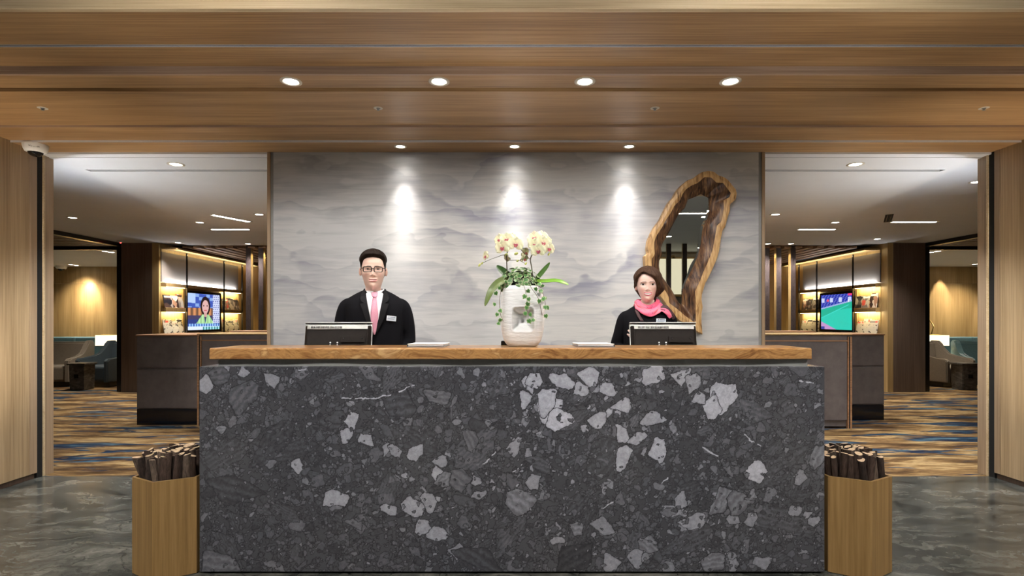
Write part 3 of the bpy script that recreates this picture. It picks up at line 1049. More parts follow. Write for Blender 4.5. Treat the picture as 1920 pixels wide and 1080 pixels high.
def planter(cx, cy, side):
    t = thing('hexagonal_planter', (cx, cy, 0), f'hexagonal oak planter box full of cut branches at the {side} end of the desk', 'planter')
    hexp = [(HEX_R * math.sin(PI / 3 * k), -HEX_R * math.cos(PI / 3 * k)) for k in range(6)]
    inn = [(x * .925, y * .925) for x, y in hexp]
    for k in range(6):
        a, b = hexp[k], hexp[(k + 1) % 6]
        c, d = inn[(k + 1) % 6], inn[k]
        prism('side_panel', [a, b, c, d], 0.004, 0.493, OAK_PLANTER, t)
    prism('base', [(x * .92, y * .92) for x, y in hexp], 0.0, 0.03, OAK_PLANTER, t)
    # branches stand in the box, packed on a jittered hex lattice and fanned outward
    r = random.Random(3 if side == 'left' else 9)
    grp = f'cut branches standing in the {side} planter'
    step = 0.0315
    cnt = 0
    for j in range(-6, 7):
        for i in range(-6, 7):
            x = (i + 0.5 * (j % 2)) * step + r.uniform(-.004, .004)
            y = j * step * 0.866 + r.uniform(-.004, .004)
            # inside test against the hexagon
            ok = True
            for k in range(6):
                aa = PI / 3 * k + PI / 6
                if x * math.sin(aa) - y * math.cos(aa) > HEX_R * .866 * .925 - 0.015: ok = False
            if not ok: continue
            rad = math.hypot(x, y)
            me, top, R = LOGM[r.randrange(6)]
            o = bpy.data.objects.new('firewood_log', me)
            bi = r.choices((0, 1, 2), (5, 3, 4) if side == 'left' else (4, 5, 4))[0]
            COL.objects.link(o)
            h = 0.625 - 0.55 * rad ** 1.6 + r.uniform(-.014, .012)
            lean = 0.30 * rad / 0.17
            ang = math.atan2(y, x)
            o.rotation_euler = (-(math.sin(ang)) * lean * .45 + r.uniform(-.04, .04), math.cos(ang) * lean * .45 + r.uniform(-.05, .05) + (-.12 if side == 'left' else -.05), r.random() * 6.28)
            # top sits at h; place the base so the branch passes its spot at the rim
            R_ = Euler(o.rotation_euler).to_matrix()
            axis = R_ @ Vector((0, 0, 1))
            p = Vector((cx + x, cy + y, 0.47))
            base = p - axis * ((0.47 - (h - 0.22)) / axis.z)
            o.location = base
            o.material_slots[0].link = 'OBJECT' if len(o.material_slots) else 'DATA'
            o.material_slots[0].material = BARKS[bi]
            tag(o, f'short cut branch with pale sawn end standing in the {side} planter', 'branch', grp)
            e = bpy.data.objects.new('cut_end', top)
            COL.objects.link(e); e.parent = o
            cnt += 1
    return t


for me, top, R in LOGM:
    me.materials.append(None)
planter(-1.775, 2.872, 'left')
planter(1.785, 2.885, 'right')

# ================================================================== MIRROR
def seg_resample(pts, n):
    P = np.array(pts, float)
    d = np.concatenate([[0], np.cumsum(np.hypot(*np.diff(P, axis=0).T))])
    t = np.linspace(0, d[-1], n, endpoint=False)
    return np.stack([np.interp(t, d, P[:, 0]), np.interp(t, d, P[:, 1])], -1)


OUT = [[(1328.9, 320), (1338.9, 321.1), (1347.8, 328.3), (1358.9, 331.7), (1366.7, 337.8), (1374.4, 347.8), (1381, 355.6), (1382.2, 363.3)],
       [(1382.2, 363.3), (1380, 374.4), (1368.9, 383.3), (1369.4, 394.4), (1364.4, 410), (1360, 426.7), (1355.6, 431), (1352, 449), (1349, 471), (1344.4, 486.7), (1336.7, 504.4), (1325.6, 527), (1323.3, 530), (1316.7, 552.2), (1316, 562), (1318.3, 575.6), (1316, 589), (1316, 604.4), (1317.8, 627.2)],
       [(1317.8, 627.2), (1309.4, 623.3), (1296, 614), (1282, 606.7), (1271, 599), (1258, 583), (1250, 572), (1242, 560), (1233, 552), (1220, 537), (1213, 515), (1210, 496.7), (1208.9, 480)],
       [(1208.9, 480), (1215.6, 473.9), (1213.9, 465.6), (1215.6, 451), (1220, 440), (1226.7, 426.7), (1238.9, 410), (1246.7, 393.3), (1255.6, 376.7), (1263.3, 368.9), (1268.9, 357.8), (1277.8, 346.7), (1288.9, 337.8), (1300, 333.9), (1308.9, 326.7), (1317.8, 321.7), (1328.9, 320)]]
MID = [[(1321, 332), (1333.3, 332.8), (1343.3, 342.2), (1355.6, 342.8), (1362.2, 351), (1370, 361.7)],
       [(1370, 361.7), (1368.9, 368.9), (1356.7, 375.6), (1357.8, 390), (1354.4, 407.8), (1352, 416.7), (1344.4, 422.2), (1342.8, 432), (1339.4, 452), (1335, 472), (1327.8, 490), (1318.9, 510), (1312, 527.8), (1303.3, 546.7), (1304.4, 560), (1304.4, 581), (1305, 602.2)],
       [(1305, 602.2), (1300, 603), (1284.4, 592), (1272, 581), (1254.4, 567.8), (1254.4, 557.8), (1250, 548.9), (1244.4, 541), (1232, 525), (1224, 508), (1222, 494.4), (1222.8, 484.4)],
       [(1222.8, 484.4), (1227.8, 476.7), (1226.7, 463.3), (1226.7, 453.3), (1231, 442), (1241, 426.7), (1250, 410), (1257.8, 398.9), (1264.4, 385.6), (1275.6, 375.6), (1280, 363.3), (1286.7, 354.4), (1297.8, 347.2), (1308.9, 342.8), (1315.6, 336.7), (1321, 332)]]
INN = [[(1314.4, 363.9), (1320, 367), (1328, 371)],
       [(1328, 371), (1328.9, 381), (1329.4, 398.9), (1324.4, 412.2), (1317.8, 424.4), (1316.7, 432), (1313.3, 460), (1306.7, 483.3), (1295.6, 507.8), (1285.6, 527.8), (1280, 543), (1278.3, 556.7), (1277.8, 570.6)],
       [(1277.8, 570.6), (1272, 567.8), (1266.7, 556.7), (1257.8, 541), (1249, 529), (1241, 518), (1237, 508), (1235.6, 499), (1236, 489)],
       [(1236, 489), (1242, 476.7), (1239, 464.4), (1243.3, 454.4), (1251, 442), (1261, 423), (1272, 402), (1284.4, 390), (1290, 374.4), (1296.7, 371.7), (1306.7, 367.8), (1314.4, 363.9)]]
CNT = (26, 60, 40, 54)
def contour(segs): return np.concatenate([seg_resample(s, n) for s, n in zip(segs, CNT)])
co, cm, ci = contour(OUT), contour(MID), contour(INN)
YF, YM = YW - 0.075, YW - 0.012
mroot_p = un(1296, 480, YW)
mir = thing('wall_mirror', (mroot_p.x, YW, mroot_p.z), 'tall mirror in an irregular live-edge wooden frame on the grey plaster wall', 'mirror')
def loc(c, d): return [un(p[0], p[1], d) - Vector((mroot_p.x, YW, mroot_p.z)) for p in c]
n = len(co)
o_f, o_b = loc(co, YF), [Vector((v.x, -0.001, v.z)) for v in loc(co, YF)]
o_e = [Vector((v.x * 1.0, v.y + .008, v.z)) for v in loc(co, YF)]
m_f = loc(cm, YF)
o_in = [a.lerp(b, 0.08) for a, b in zip(o_f, m_f)]
V = o_b + o_e + o_in + [a.lerp(b, .5) + Vector((0, -.004, 0)) for a, b in zip(o_in, m_f)] + m_f
obj('sapwood_frame', V, [tuple(q) for q in grid_faces(5, n, True)], FRAME_LIGHT, mir, False)
i_b = loc(ci, YM)
i_mid = []
for k, (a, b) in enumerate(zip(m_f, i_b)):
    p = a.lerp(b, 0.5); p.y -= 0.012 + 0.012 * math.sin(k * .35)
    i_mid.append(p)
q1 = [a.lerp(b, .5) + Vector((0, .010 * math.sin(k * .5), 0)) for k, (a, b) in enumerate(zip(m_f, i_mid))]
q2 = [a.lerp(b, .5) + Vector((0, .008 * math.sin(k * .4 + 1), 0)) for k, (a, b) in enumerate(zip(i_mid, i_b))]
i_end = [Vector((v.x, -0.001, v.z)) for v in i_b]
obj('heartwood_bevel', m_f + q1 + i_mid + q2 + i_b + i_end, grid_faces(6, n, True), FRAME_DARK, mir, True)
mm = NB('mirror_glass')
MIRROR = mm.fin(mm.ramp(mm.noise(mm.coord(), 2, 2), [(0, (.80, .81, .80)), (1, (.84, .85, .84))]), 0.01, 1.0)
bm = bmesh.new()
fv = [bm.verts.new((v.x, -0.010, v.z)) for v in i_b]
bv = [bm.verts.new((v.x, -0.004, v.z)) for v in i_b]
bm.faces.new(fv); bm.faces.new(bv[::-1])
for k in range(n): bm.faces.new((fv[k], fv[(k + 1) % n], bv[(k + 1) % n], bv[k]))
bm_obj('mirror_glass', bm, MIRROR, mir)
# polished bevel strip down the right edge of the glass
k0, k1 = CNT[0] + 3, CNT[0] + CNT[1] - 2
st = [i_b[k] for k in range(k0, k1)]
V = [Vector((v.x, -0.0135, v.z)) for v in st] + [Vector((v.x - (0.018 + .006 * math.sin(i * .4)) * min(1, i / 8, (len(st) - 1 - i) / 12), -0.0105, v.z + .003)) for i, v in enumerate(st)]
obj('glass_bevel', V, grid_faces(2, len(st)), MIRROR, mir)

# ================================================================== TERMINALS, FOLDERS ON THE DESK
MON_DARK = flat('terminal_shell', (.014, .011, .010), 0.6, var=.1, spec=.12)
MON_SILVER = flat('terminal_silver', (.42, .43, .42), 0.32, 0.3, var=.03)


def terminal(px, d, rz, label, mirror=1):
    """touch-screen till terminal seen from behind; origin at its base on the worktop"""
    t = thing('till_terminal', ((px - 960) / F * d, d, 0.76), label, 'monitor', rotz=rz)
    tilt = math.radians(-14)
    piv = Vector((0, 0.0, 0.32))
    R = Matrix.Rotation(tilt, 3, 'X')
    def place(o):
        o.rotation_euler = (tilt, 0, 0); o.location = piv; return o
    hw, h0, h1 = 0.196, -0.11, 0.20
    # screen half faces away from the camera (+y)
    place(box('bezel', -hw, hw, 0.012, 0.030, h0, h1, MON_SILVER, t, bev=.006))
    place(box('touch_screen', -hw + .015, hw - .015, 0.0302, 0.0312, h0 + .015, h1 - .015, BLACK_GLASS, t))
    bm = bmesh.new()
    f = [(-hw + .002, .011, h0), (hw - .002, .011, h0), (hw - .002, .011, h1 - .012), (-hw + .002, .011, h1 - .012)]
    b = [(-hw + .024, -.035, h0 + .02), (hw - .024, -.035, h0 + .02), (hw - .024, -.020, h1 - .024), (-hw + .024, -.020, h1 - .024)]
    fv = [bm.verts.new(p) for p in f]; bv = [bm.verts.new(p) for p in b]
    bm.faces.new(fv[::-1]); bm.faces.new(bv)
    for i in range(4): bm.faces.new((fv[i], fv[(i + 1) % 4], bv[(i + 1) % 4], bv[i]))
    bmesh.ops.bevel(bm, geom=bm.edges[:], offset=.004, segments=2, affect='EDGES')
    place(bm_obj('rear_shell', bm, MON_DARK, t))
    place(box('top_rail', -hw, hw, 0.0, 0.022, h1 + .0005, h1 + .008, MON_SILVER, t, bev=.003))
    place(box('vent_band', -hw + .022, hw - .022, -.027, -.020, h1 - .042, h1 - .020, MON_SILVER, t, bev=.002, seg=1))
    bm = bmesh.new()
    for k in range(24):
        x = -hw + .045 + k * .0075
        bm_box(bm, x, x + .004, -.0285, -.0268, h1 - .038, h1 - .025)
    g = place(bm_obj('vent_slits', bm, BLACK_METAL, t)); g['kind'] = 'stuff'
    place(box('cover_plate', 0.02, hw - .035, -.0375, -.030, 0.075, 0.115, MON_DARK, t, bev=.002, seg=1))
    for x, z in ((.04, .10), (hw - .05, .10), (-.035, .075), (0.005, .075), (-.035, .06), (.005, .06)):
        V, Fc = lathe([(.0045, 0), (.0045, .004), (.0005, .005)], 10)
        place(obj('screw', [(a + x, -.034 - c_, b2 + z) for a, b2, c_ in V], Fc, ALU if z < .09 else BLACK_METAL, t))
    place(box('stand_neck', -.085, .085, -.055, -.030, h0 + .005, .055, MON_DARK, t, bev=.008))
    box('stand_column', -.05, .05, -.050, -.010, 0.02, 0.30, MON_DARK, t, bev=.006)
    box('stand_foot', -.11, .11, -.075, .10, 0.0, 0.02, MON_DARK, t, bev=.006)
    return t


terminal(632, 3.20, math.radians(6), 'black touch-screen terminal seen from behind, in front of the man')
terminal(1246, 3.20, math.radians(-4), 'black touch-screen terminal seen from behind, in front of the woman')

FOLD = flat('folder_grey', (.30, .31, .34), 0.35, var=.03)
PAPER = flat('paper_white', (.80, .80, .80), 0.6, var=.02)
DARKB = flat('folder_binding', (.02, .02, .025), 0.5)
for px, lab, s in ((801, 'slim grey folder with papers on the ledge beside the man', 1), (1115, 'slim grey folder with papers on the ledge beside the woman', -1)):
    t = thing('document_folder', ((px - 960) / F * 2.98, 2.98, LTOP), lab, 'folder', rotz=s * .06)
    bm = bmesh.new()
    def sk(x0, x1, y0, y1, z0, z1, sh):
        vs = bm_box(bm, x0, x1, y0, y1, z0, z1)
        for v_ in vs:
            if v_.co.y > 0: v_.co.x += sh
    sk(-.098, .098, -.075, .09, 0.0005, .006, s * .022)
    bmesh.ops.bevel(bm, geom=bm.edges[:], offset=.002, segments=2, affect='EDGES')
    bm_obj('cover', bm, FOLD, t)
    bm = bmesh.new(); sk(-.093, .093, -.070, .085, .0065, .0115, s * .022); bm_obj('paper_stack', bm, PAPER, t)
    bm = bmesh.new(); sk(-.098, .098, -.074, .09, .012, .017, s * .022); bmesh.ops.bevel(bm, geom=bm.edges[:], offset=.002, segments=2, affect='EDGES'); bm_obj('top_cover', bm, PAPER, t)
    box('binding', s * -.099 - .002, s * -.099 + .002, -.07, .0, .001, .016, DARKB, t)
bt = thing('card_holder', ((946 - 960) / F * 3.10, 3.10, LTOP), 'tiny black box on the ledge behind the white vase', 'box')
box('case', -.020, .020, -.02, .02, 0.0005, .022, BLACK_METAL, bt, bev=.002)
box('lid', -.018, .018, -.018, .018, .0222, .026, BLACK_METAL, bt, bev=.001)

# ================================================================== SECURITY DOME
dome_p = un(54, 271, 4.22)
t = thing('dome_camera', (dome_p.x, 4.28, 2.67), 'white dome security camera under the oak ceiling by the left wall', 'camera')
V, Fc = lathe([(0.083, 0), (0.083, -.012), (.078, -.035), (.068, -.055), (.054, -.062), (.050, -.058)], 32)
obj('housing', V, Fc, WHITE_PLASTIC, t, True)
V, Fc = lathe([(.050, -.055)] + [(.050 * math.cos(a), -.058 - .036 * math.sin(a)) for a in np.linspace(0, PI / 2 - .01, 9)], 28)
obj('dome', V, Fc, BLACK_GLASS, t, True)
cu = bpy.data.curves.new('logo', 'FONT'); cu.body = 'VIVOTEK'; cu.size = .017; cu.align_x = 'CENTER'; cu.extrude = .0004
tmp = bpy.data.objects.new('logo', cu); COL.objects.link(tmp)
bpy.context.view_layer.update()
me = bpy.data.meshes.new_from_object(tmp.evaluated_get(bpy.context.evaluated_depsgraph_get()))
bpy.data.objects.remove(tmp)
me.materials.clear(); me.materials.append(BLACK_METAL)
lo = bpy.data.objects.new('logo', me); link(lo, t)
va = math.radians(35)
lo.location = (0.079 * math.sin(va), -0.079 * math.cos(va), -0.036); lo.rotation_euler = (math.radians(78), 0, va)

# ================================================================== VASE AND PLANTS
m = NB('carved_white_ceramic')
v = m.coord()
g = m.noise(m.mapping(v, (7, 7, 60)), 1.6, 3, 0.5, 1.2)
m.bump(g, 0.8, 0.006)
CERAMIC = m.fin(m.ramp(g, [(0.3, (.70, .71, .72)), (0.7, (.82, .83, .84))]), 0.55)
VC = Vector(((979.5 - 960) / F * 3.0, 3.0, LTOP))
vase = thing('vase', VC, 'white carved ceramic vase with a square hollow, in the middle of the ledge', 'vase')
NZ, NP = 90, 160
zt = [0, .004, .012, .03, .06, .10, .15, .20, .25, .29, .315, .326, .330]
wt = [.070, .080, .089, .100, .110, .117, .120, .120, .117, .112, .105, .098, .090]
zz = np.concatenate([np.linspace(0, .03, 12), np.linspace(.034, .30, 66), np.linspace(.304, .330, 12)])
V = []
for z in zz:
    w = np.interp(z, zt, wt)
    for k in range(NP):
        a = 2 * PI * k / NP
        ca, sa = math.cos(a), math.sin(a)
        e = 2 / 3.6
        x = w * math.copysign(abs(ca) ** e, ca); y = w * .86 * math.copysign(abs(sa) ** e, sa)
        if y < -0.3 * w:
            zc, hz, hx = .148, .066, .059
            dx = abs(x - 0.0) - hx; dz = abs(z - zc) - hz
            rr_ = .02
            q = math.hypot(max(dx + rr_, 0), max(dz + rr_, 0)) + min(max(dx + rr_, dz + rr_), 0) - rr_
            if q < 0:
                y += .062 * min(1.0, (-q) / .040) ** 0.9
                dd = math.hypot(x, z - .138)
                if dd < .016: y += .035 * (1 - (dd / .016) ** 4)
            y -= .0025 * math.exp(-(q / .006) ** 2)
        V.append((x, y, z))
Fc = grid_faces(len(zz), NP, True) + [tuple(range(NP))[::-1]]
nb = len(V)
for f_, z in ((.92, .331), (.86, .329), (.84, .30)):
    for k in range(NP):
        p = V[(len(zz) - 1) * NP + k]
        V.append((p[0] * f_, p[1] * f_, z))
for r_ in range(3):
    for k in range(NP):
        a0 = (len(zz) - 1 + r_) * NP
        Fc.append((a0 + k, a0 + (k + 1) % NP, a0 + NP + (k + 1) % NP, a0 + NP + k))
obj('vase_body', V, Fc, CERAMIC, vase, True)
SOIL = flat('potting_moss', (.03, .025, .015), 0.95, var=.3, vscale=200)
V, Fc = lathe([(.092, .305), (.06, .316), (.0005, .322)], 20)
obj('soil', V, Fc, SOIL, vase, True)

STEM = flat('orchid_stem', (.06, .05, .025), 0.5, var=.3)
VINE = flat('ivy_vine', (.10, .07, .035), 0.6, var=.2)
D0 = 3.0
def pv(px, py, d=D0): return un(px, py, d) - VC


orch = thing('orchid_plant', VC + Vector((0, 0, .32)), 'pale yellow moth orchid with two flower clusters and broad leaves in the white vase', 'plant')
OFF = Vector((0, 0, -.32))
def po(px, py, d=D0): return pv(px, py, d) + OFF
rnd = random.Random(5)

# stems
for nm, pts, r in (('stem', [(951, 524), (950.5, 503), (950, 488), (950, 478), (954, 468), (962, 462), (975, 458)], .0032),
                   ('stem', [(999, 524), (997, 502), (994.4, 487), (998.3, 477), (1004, 468), (1014, 463), (1026, 468)], .0034),
                   ('side_stem', [(950, 477), (940, 479), (929, 483), (919, 486.7), (905, 493)], .0018),
                   ('side_stem', [(951, 488.5), (962, 488), (972, 488), (979, 491), (986, 495)], .0016),
                   ('side_stem', [(994.4, 487), (985, 477), (975.5, 467), (970, 462)], .0018),
                   ('side_stem', [(977.8, 465), (987, 466.5), (995.5, 469.5), (1000, 471)], .0016)):
    P = spline([po(x, y, D0 - .005 * i + .0) for i, (x, y) in enumerate(pts)], 5)
    Vt, Ft = tube(P, np.linspace(r, r * .7, len(P)), 8)
    obj(nm, Vt, Ft, STEM, orch, True)

Y0 = np.array((.74, .72, .42)); Y1 = np.array((.82, .81, .60)); PK = np.array((.50, .07, .16)); GRN = np.array((.55, .60, .16))


def petal_grid(L, W, ang, cup, tone, pink, round_=0.5):
    """one petal lying in local xy pointing at ang; returns verts, faces, cols"""
    nu, nv = 9, 7
    V, C = [], []
    for i in range(nu):
        u = i / (nu - 1)
        wd = W * max(.14, max(0.0, 1 - abs((u - .56) / .49) ** 2.4) ** .6)
        for j in range(nv):
            s = j / (nv - 1) * 2 - 1
            x = u * L; y = s * wd
            z = cup * (u - .2) ** 2 * L * 2 - .10 * abs(s) ** 2 * wd + .004 * math.sin(9 * u + s * 3) * u
            ca, sa = math.cos(ang), math.sin(ang)
            V.append(Vector((x * ca - y * sa, x * sa + y * ca, z)))
            c = Y0 * (1 - u) + Y1 * u
            k = pink * 1.5 * max(0, 1 - u / .5) * (.5 + .5 * math.cos(s * 14))
            c = c * tone * (1 - k) + PK * k
            C.append(c)
    return V, grid_faces(nu, nv), C


def flower(px, py, size, yaw, pitch, roll, d, pink=.35, tone=1.0):
    V, Fc, C = [], [], []
    spec = [(PI / 2, .98, .44, .10, .55), (PI * 7 / 6, .96, .42, .12, .55), (PI * 11 / 6, .96, .42, .12, .55), (0.12, 1.08, .74, -.05, .46), (PI - .12, 1.08, .74, -.05, .46)]
    for i, (a, L, W, cup, rd) in enumerate(spec):
        v_, f_, c_ = petal_grid(L * size, W * size, a, cup, tone, pink, rd)
        lift = .010 * size / .03 if i > 2 else 0
        o = len(V)
        V += [p + Vector((0, 0, lift * .3)) for p in v_]; Fc += [tuple(k + o for k in q) for q in f_]; C += c_
    ob = obj('flower', V, Fc, PETAL, orch, True, C)
    ob.location = po(px, py, d)
    # local +z faces the camera (-y), then yaw / pitch / roll
    ob.rotation_euler = (Matrix.Rotation(yaw, 3, 'Z') @ Matrix.Rotation(PI / 2 + pitch, 3, 'X') @ Matrix.Rotation(roll, 3, 'Z')).to_euler()
    # lip
    V, Fc, C = [], [], []
    for (a, L, W, z0) in ((-PI / 2, .46, .20, .10), (-PI / 2 - .9, .34, .15, .16), (-PI / 2 + .9, .34, .15, .16)):
        v_, f_, c_ = petal_grid(L * size, W * size, a, .5, 1, 0)
        o = len(V)
        V += [p + Vector((0, 0, z0 * size)) for p in v_]; Fc += [tuple(k + o for k in q) for q in f_]
        C += [PK * (.7 + .6 * rnd.random()) if rnd.random() < .8 else np.array((.75, .35, .12)) for _ in v_]
    vb, fb = lathe([(.0005, .22 * size), (.05 * size, .2 * size), (.06 * size, .1 * size), (.03 * size, 0)], 8)
    o = len(V); V += [Vector(p) for p in vb]; Fc += [tuple(k + o for k in q) for q in fb]; C += [np.array((.72, .55, .55))] * len(vb)
    l = obj('lip', V, Fc, PETAL, ob, True, C)
    l['label'] = 'magenta lip at the heart of the flower'
    return ob


for (px, py, s, yaw, pit, rol, d, pk, tn) in (
        (950.5, 449, .036, -.25, -.15, .1, 2.985, .35, 1), (942.5, 464, .038, -.35, .05, .15, 2.955, .4, 1), (966.5, 458, .038, .15, -.05, -.1, 2.955, .35, 1), (937, 449, .032, -.6, -.1, .2, 3.01, .2, .98),
        (960, 447, .030, .2, -.3, 0, 3.015, .15, .98),
        (1002.5, 446, .038, -.35, -.3, .2, 2.985, .35, 1), (1003, 458.5, .034, -.1, 0, -.1, 2.965, .35, .98), (1009, 470, .036, .05, .12, .05, 2.945, .45, .97), (1018.5, 455.5, .036, .25, -.05, -.1, 2.965, .4, 1),
        (1028.5, 466, .034, .5, .05, -.05, 2.975, .35, 1), (1015, 443, .034, .1, -.45, 0, 3.0, .1, 1), (1024, 451, .032, .5, -.3, .2, 3.0, .1, .98),
        (911, 480, .026, -1.0, .1, .3, 2.985, .15, .92), (984.5, 473, .028, .9, .3, .3, 3.02, .1, .85), (983, 485, .024, .8, .6, .2, 3.0, .4, .88), (951, 484, .026, -1.1, .6, .2, 3.02, .1, .80)):
    flower(px, py, s * 1.06, yaw, pit, rol, d, pk, tn)
BUD = flat('orchid_bud', (.50, .53, .15), 0.45, var=.12)
for px, py, s in ((899, 497, .009), (904, 493.5, .007), (979, 458, .008), (967.8, 475.6, .011), (970.6, 489, .008), (986, 494.4, .008), (1029, 476.7, .008), (949, 477, .008)):
    V, Fc = lathe([(.0005, -1.2), (.6, -.9), (.95, -.2), (.85, .4), (.45, 1.0), (.0005, 1.3)], 10)
    b = obj('bud', [(x * s * .75, y * s * .75, z * s) for x, y, z in V], Fc, BUD, orch, True)
    b.location = po(px, py, D0 - .02); b.rotation_euler = (rnd.uniform(-.5, .5), rnd.uniform(.4, 1.6), 0)


def leaf(path, width, up, name='leaf', c0=(.045, .085, .018), c1=(.12, .20, .04)):
    P = spline(path, 8)
    n = len(P); nv = 9
    V, C = [], []
    for i, p in enumerate(P):
        u = i / (n - 1)
        t = (P[min(i + 1, n - 1)] - P[max(i - 1, 0)]).normalized()
        side = t.cross(Vector(up)).normalized()
        nrm = side.cross(t)
        w = width * (math.sin(PI * (.10 + .88 * u) ** .8) ** .6) if u < 1 else .001
        for j in range(nv):
            s = j / (nv - 1) * 2 - 1
            V.append(p + side * s * w + nrm * (abs(s) ** 1.5 * w * .28))
            k = .5 + .5 * u * (1 - .5 * abs(s))
            c = np.array(c0) * (1 - k) + np.array(c1) * k
            if abs(s) < .15: c = c * 1.25
            C.append(c)
    top = len(V)
    V2 = V + [q - Vector(up) * .0018 for q in V]
    Fc = grid_faces(n, nv) + [tuple(k + top for k in q[::-1]) for q in grid_faces(n, nv)]
    return obj(name, V2, Fc, LEAFV, orch, True, C + [c * .8 for c in C])


leaf([po(956, 527, 2.98), po(940, 528, 2.95), po(922, 545, 2.93), po(909, 574, 2.92)], .026, (-.4, -.9, .45), c0=(.06, .075, .02), c1=(.13, .19, .05))
leaf([po(1000, 528, 2.97), po(1020, 529, 2.94), po(1045, 528, 2.91), po(1066, 534, 2.88)], .030, (.1, -.45, .9), c0=(.05, .06, .02), c1=(.22, .50, .04))
leaf([po(960, 522, 3.02), po(948, 512, 3.03), po(938, 504, 3.03), po(931, 498, 3.03)], .020, (-.3, -.9, .3), c0=(.03, .07, .02), c1=(.06, .14, .04))
leaf([po(1003, 526, 3.02), po(1013, 514, 3.02), po(1024, 501, 3.02), po(1031, 492, 3.02)], .013, (.4, -.85, .3), c0=(.05, .10, .03), c1=(.12, .26, .06))

# variegated ivy
ivy = thing('ivy_plant', VC + Vector((0, 0, .321)), 'variegated ivy mound with trailing vines spilling over the white vase', 'plant')
OFF = Vector((0, 0, -.321))
IV = [(0, -.40), (.30, -.66), (.66, -.42), (.62, -.05), (.78, .22), (.42, .46), (0, 1.0), (-.42, .46), (-.78, .22), (-.62, -.05), (-.66, -.42), (-.30, -.66)]


def ivy_leaf(size, tone=1.0):
    V = [Vector((0, 0, 0))] + [Vector((x * size * .74, y * size * .74, -.10 * size * (x * x + y * y))) for x, y in IV] + [Vector((x * size, y * size, -.22 * size * (x * x + y * y))) for x, y in IV]
    n = len(IV)
    Fc = [(0, 1 + k, 1 + (k + 1) % n) for k in range(n)] + [(1 + k, 1 + n + k, 1 + n + (k + 1) % n, 1 + (k + 1) % n) for k in range(n)]
    g = np.array((.035, .13, .035)) * tone; g2 = np.array((.09, .24, .06)) * tone; w = np.array((.66, .70, .46))
    return V, Fc, [g] + [g2 if tone > .4 else g] * n + [w if tone > .4 else g * 1.5] * n


V, Fc, C = [], [], []
r = random.Random(21)
for k in range(330):
    a = r.random() * 2 * PI; e = math.acos(r.random()); rad = (.75 + .3 * r.random()) if k > 90 else .6
    cx, cy, cz = .120 * math.sin(e) * math.cos(a) * rad, .085 * math.sin(e) * math.sin(a) * rad, -.012 + .128 * math.cos(e) * rad
    cx += -.012
    v_, f_, c_ = ivy_leaf(r.uniform(.013, .024), r.uniform(.6, 1.3) if k > 90 else .35)
    nrm = Vector((cx * 4, cy * 6 - .06, cz * 5 + .05)).normalized()
    q = nrm.to_track_quat('Z', 'Y').to_matrix() @ Matrix.Rotation(r.random() * 6.28, 3, 'Z') @ Matrix.Rotation(r.uniform(-.5, .5), 3, 'X')
    o = len(V)
    V += [q @ p + Vector((cx, cy, cz)) for p in v_]; Fc += [tuple(i + o for i in f) for f in f_]; C += c_
g = obj('ivy_mound_leaves', V, Fc, LEAFV, ivy, False, C); g['kind'] = 'stuff'
def pz(zx, zy, d): return un(860 + zx / 4.154, 410 + zy / 4.154, d) - VC + OFF
vines = [([(395, 505), (340, 535), (320, 620), (320, 700), (330, 760), (348, 800)], 2.90, [(290, 580), (318, 540), (280, 665), (300, 745), (322, 715), (325, 790), (310, 815)]),
         ([(500, 505), (515, 545), (530, 620), (540, 720), (542, 790)], 2.875, [(515, 605), (545, 625), (537, 665), (530, 692), (520, 737), (556, 745), (549, 796), (579, 788)]),
         ([(545, 500), (570, 545), (620, 620), (640, 700), (650, 755)], 2.88, [(600, 547), (540, 563), (630, 640), (660, 622), (676, 688), (690, 692), (680, 757), (630, 508)]),
         ([(610, 500), (640, 540), (665, 610), (680, 690)], 2.90, [(640, 560), (668, 620), (655, 520)])]
for pts, d, lv in vines:
    P = spline([pz(x, y, d + (.045 if i == 0 else (.015 if i == 1 else 0))) for i, (x, y) in enumerate(pts)], 6)
    Vt, Ft = tube(P, .0013, 6)
    obj('vine', Vt, Ft, VINE, ivy, True)
    for (x, y) in lv:
        v_, f_, c_ = ivy_leaf(r.uniform(.015, .020), r.uniform(.9, 1.4))
        l = obj('leaf', v_, f_, LEAFV, ivy, False, c_)
        l.location = pz(x, y, d - .006)
        l.rotation_euler = (Matrix.Rotation(r.uniform(-.6, .6), 3, 'Z') @ Matrix.Rotation(PI / 2 + r.uniform(-.5, .5), 3, 'X') @ Matrix.Rotation(PI + r.uniform(-.9, .9), 3, 'Z')).to_euler()

# ================================================================== PEOPLE
SUIT = flat('black_suit_cloth', (.0065, .0065, .009), 0.8, var=.2, vscale=300, spec=.10)
SUIT2 = flat('black_suit_lapel', (.008, .008, .010), 0.7, var=.2, vscale=300, spec=.15)
SHIRT = flat('white_shirt', (.82, .83, .87), 0.7, var=.02)
m = NB('pink_tie')
v = m.coord()
w_ = m.math('SINE', m.math('MULTIPLY', m.math('ADD', m.sep(v)[0], m.math('MULTIPLY', m.sep(v)[2], 0.55)), 900.0))
n_ = m.noise(m.mapping(v, (60, 60, 160)), 2.0, 3)
TIE = m.fin(m.mix(m.ramp(m.math('ADD', m.math('MULTIPLY', w_, .25), n_), [(.40, 0.0), (.75, 1.0)]), (.60, .20, .32), (.72, .46, .55)), 0.45)
m = NB('pink_scarf')
v = m.coord()
sp = m.voro(m.mapping(v, (1, 1, .6)), 62, 'F1')
k_ = m.ramp(sp, [(.14, 1.0), (.20, 0.0)])
c_ = m.ramp(m.noise(v, 14, 2), [(.35, (.76, .095, .24)), (.65, (.82, .17, .24))])
c_ = m.mix(k_, c_, (.12, .03, .10))
SCARF = m.fin(c_, 0.5)
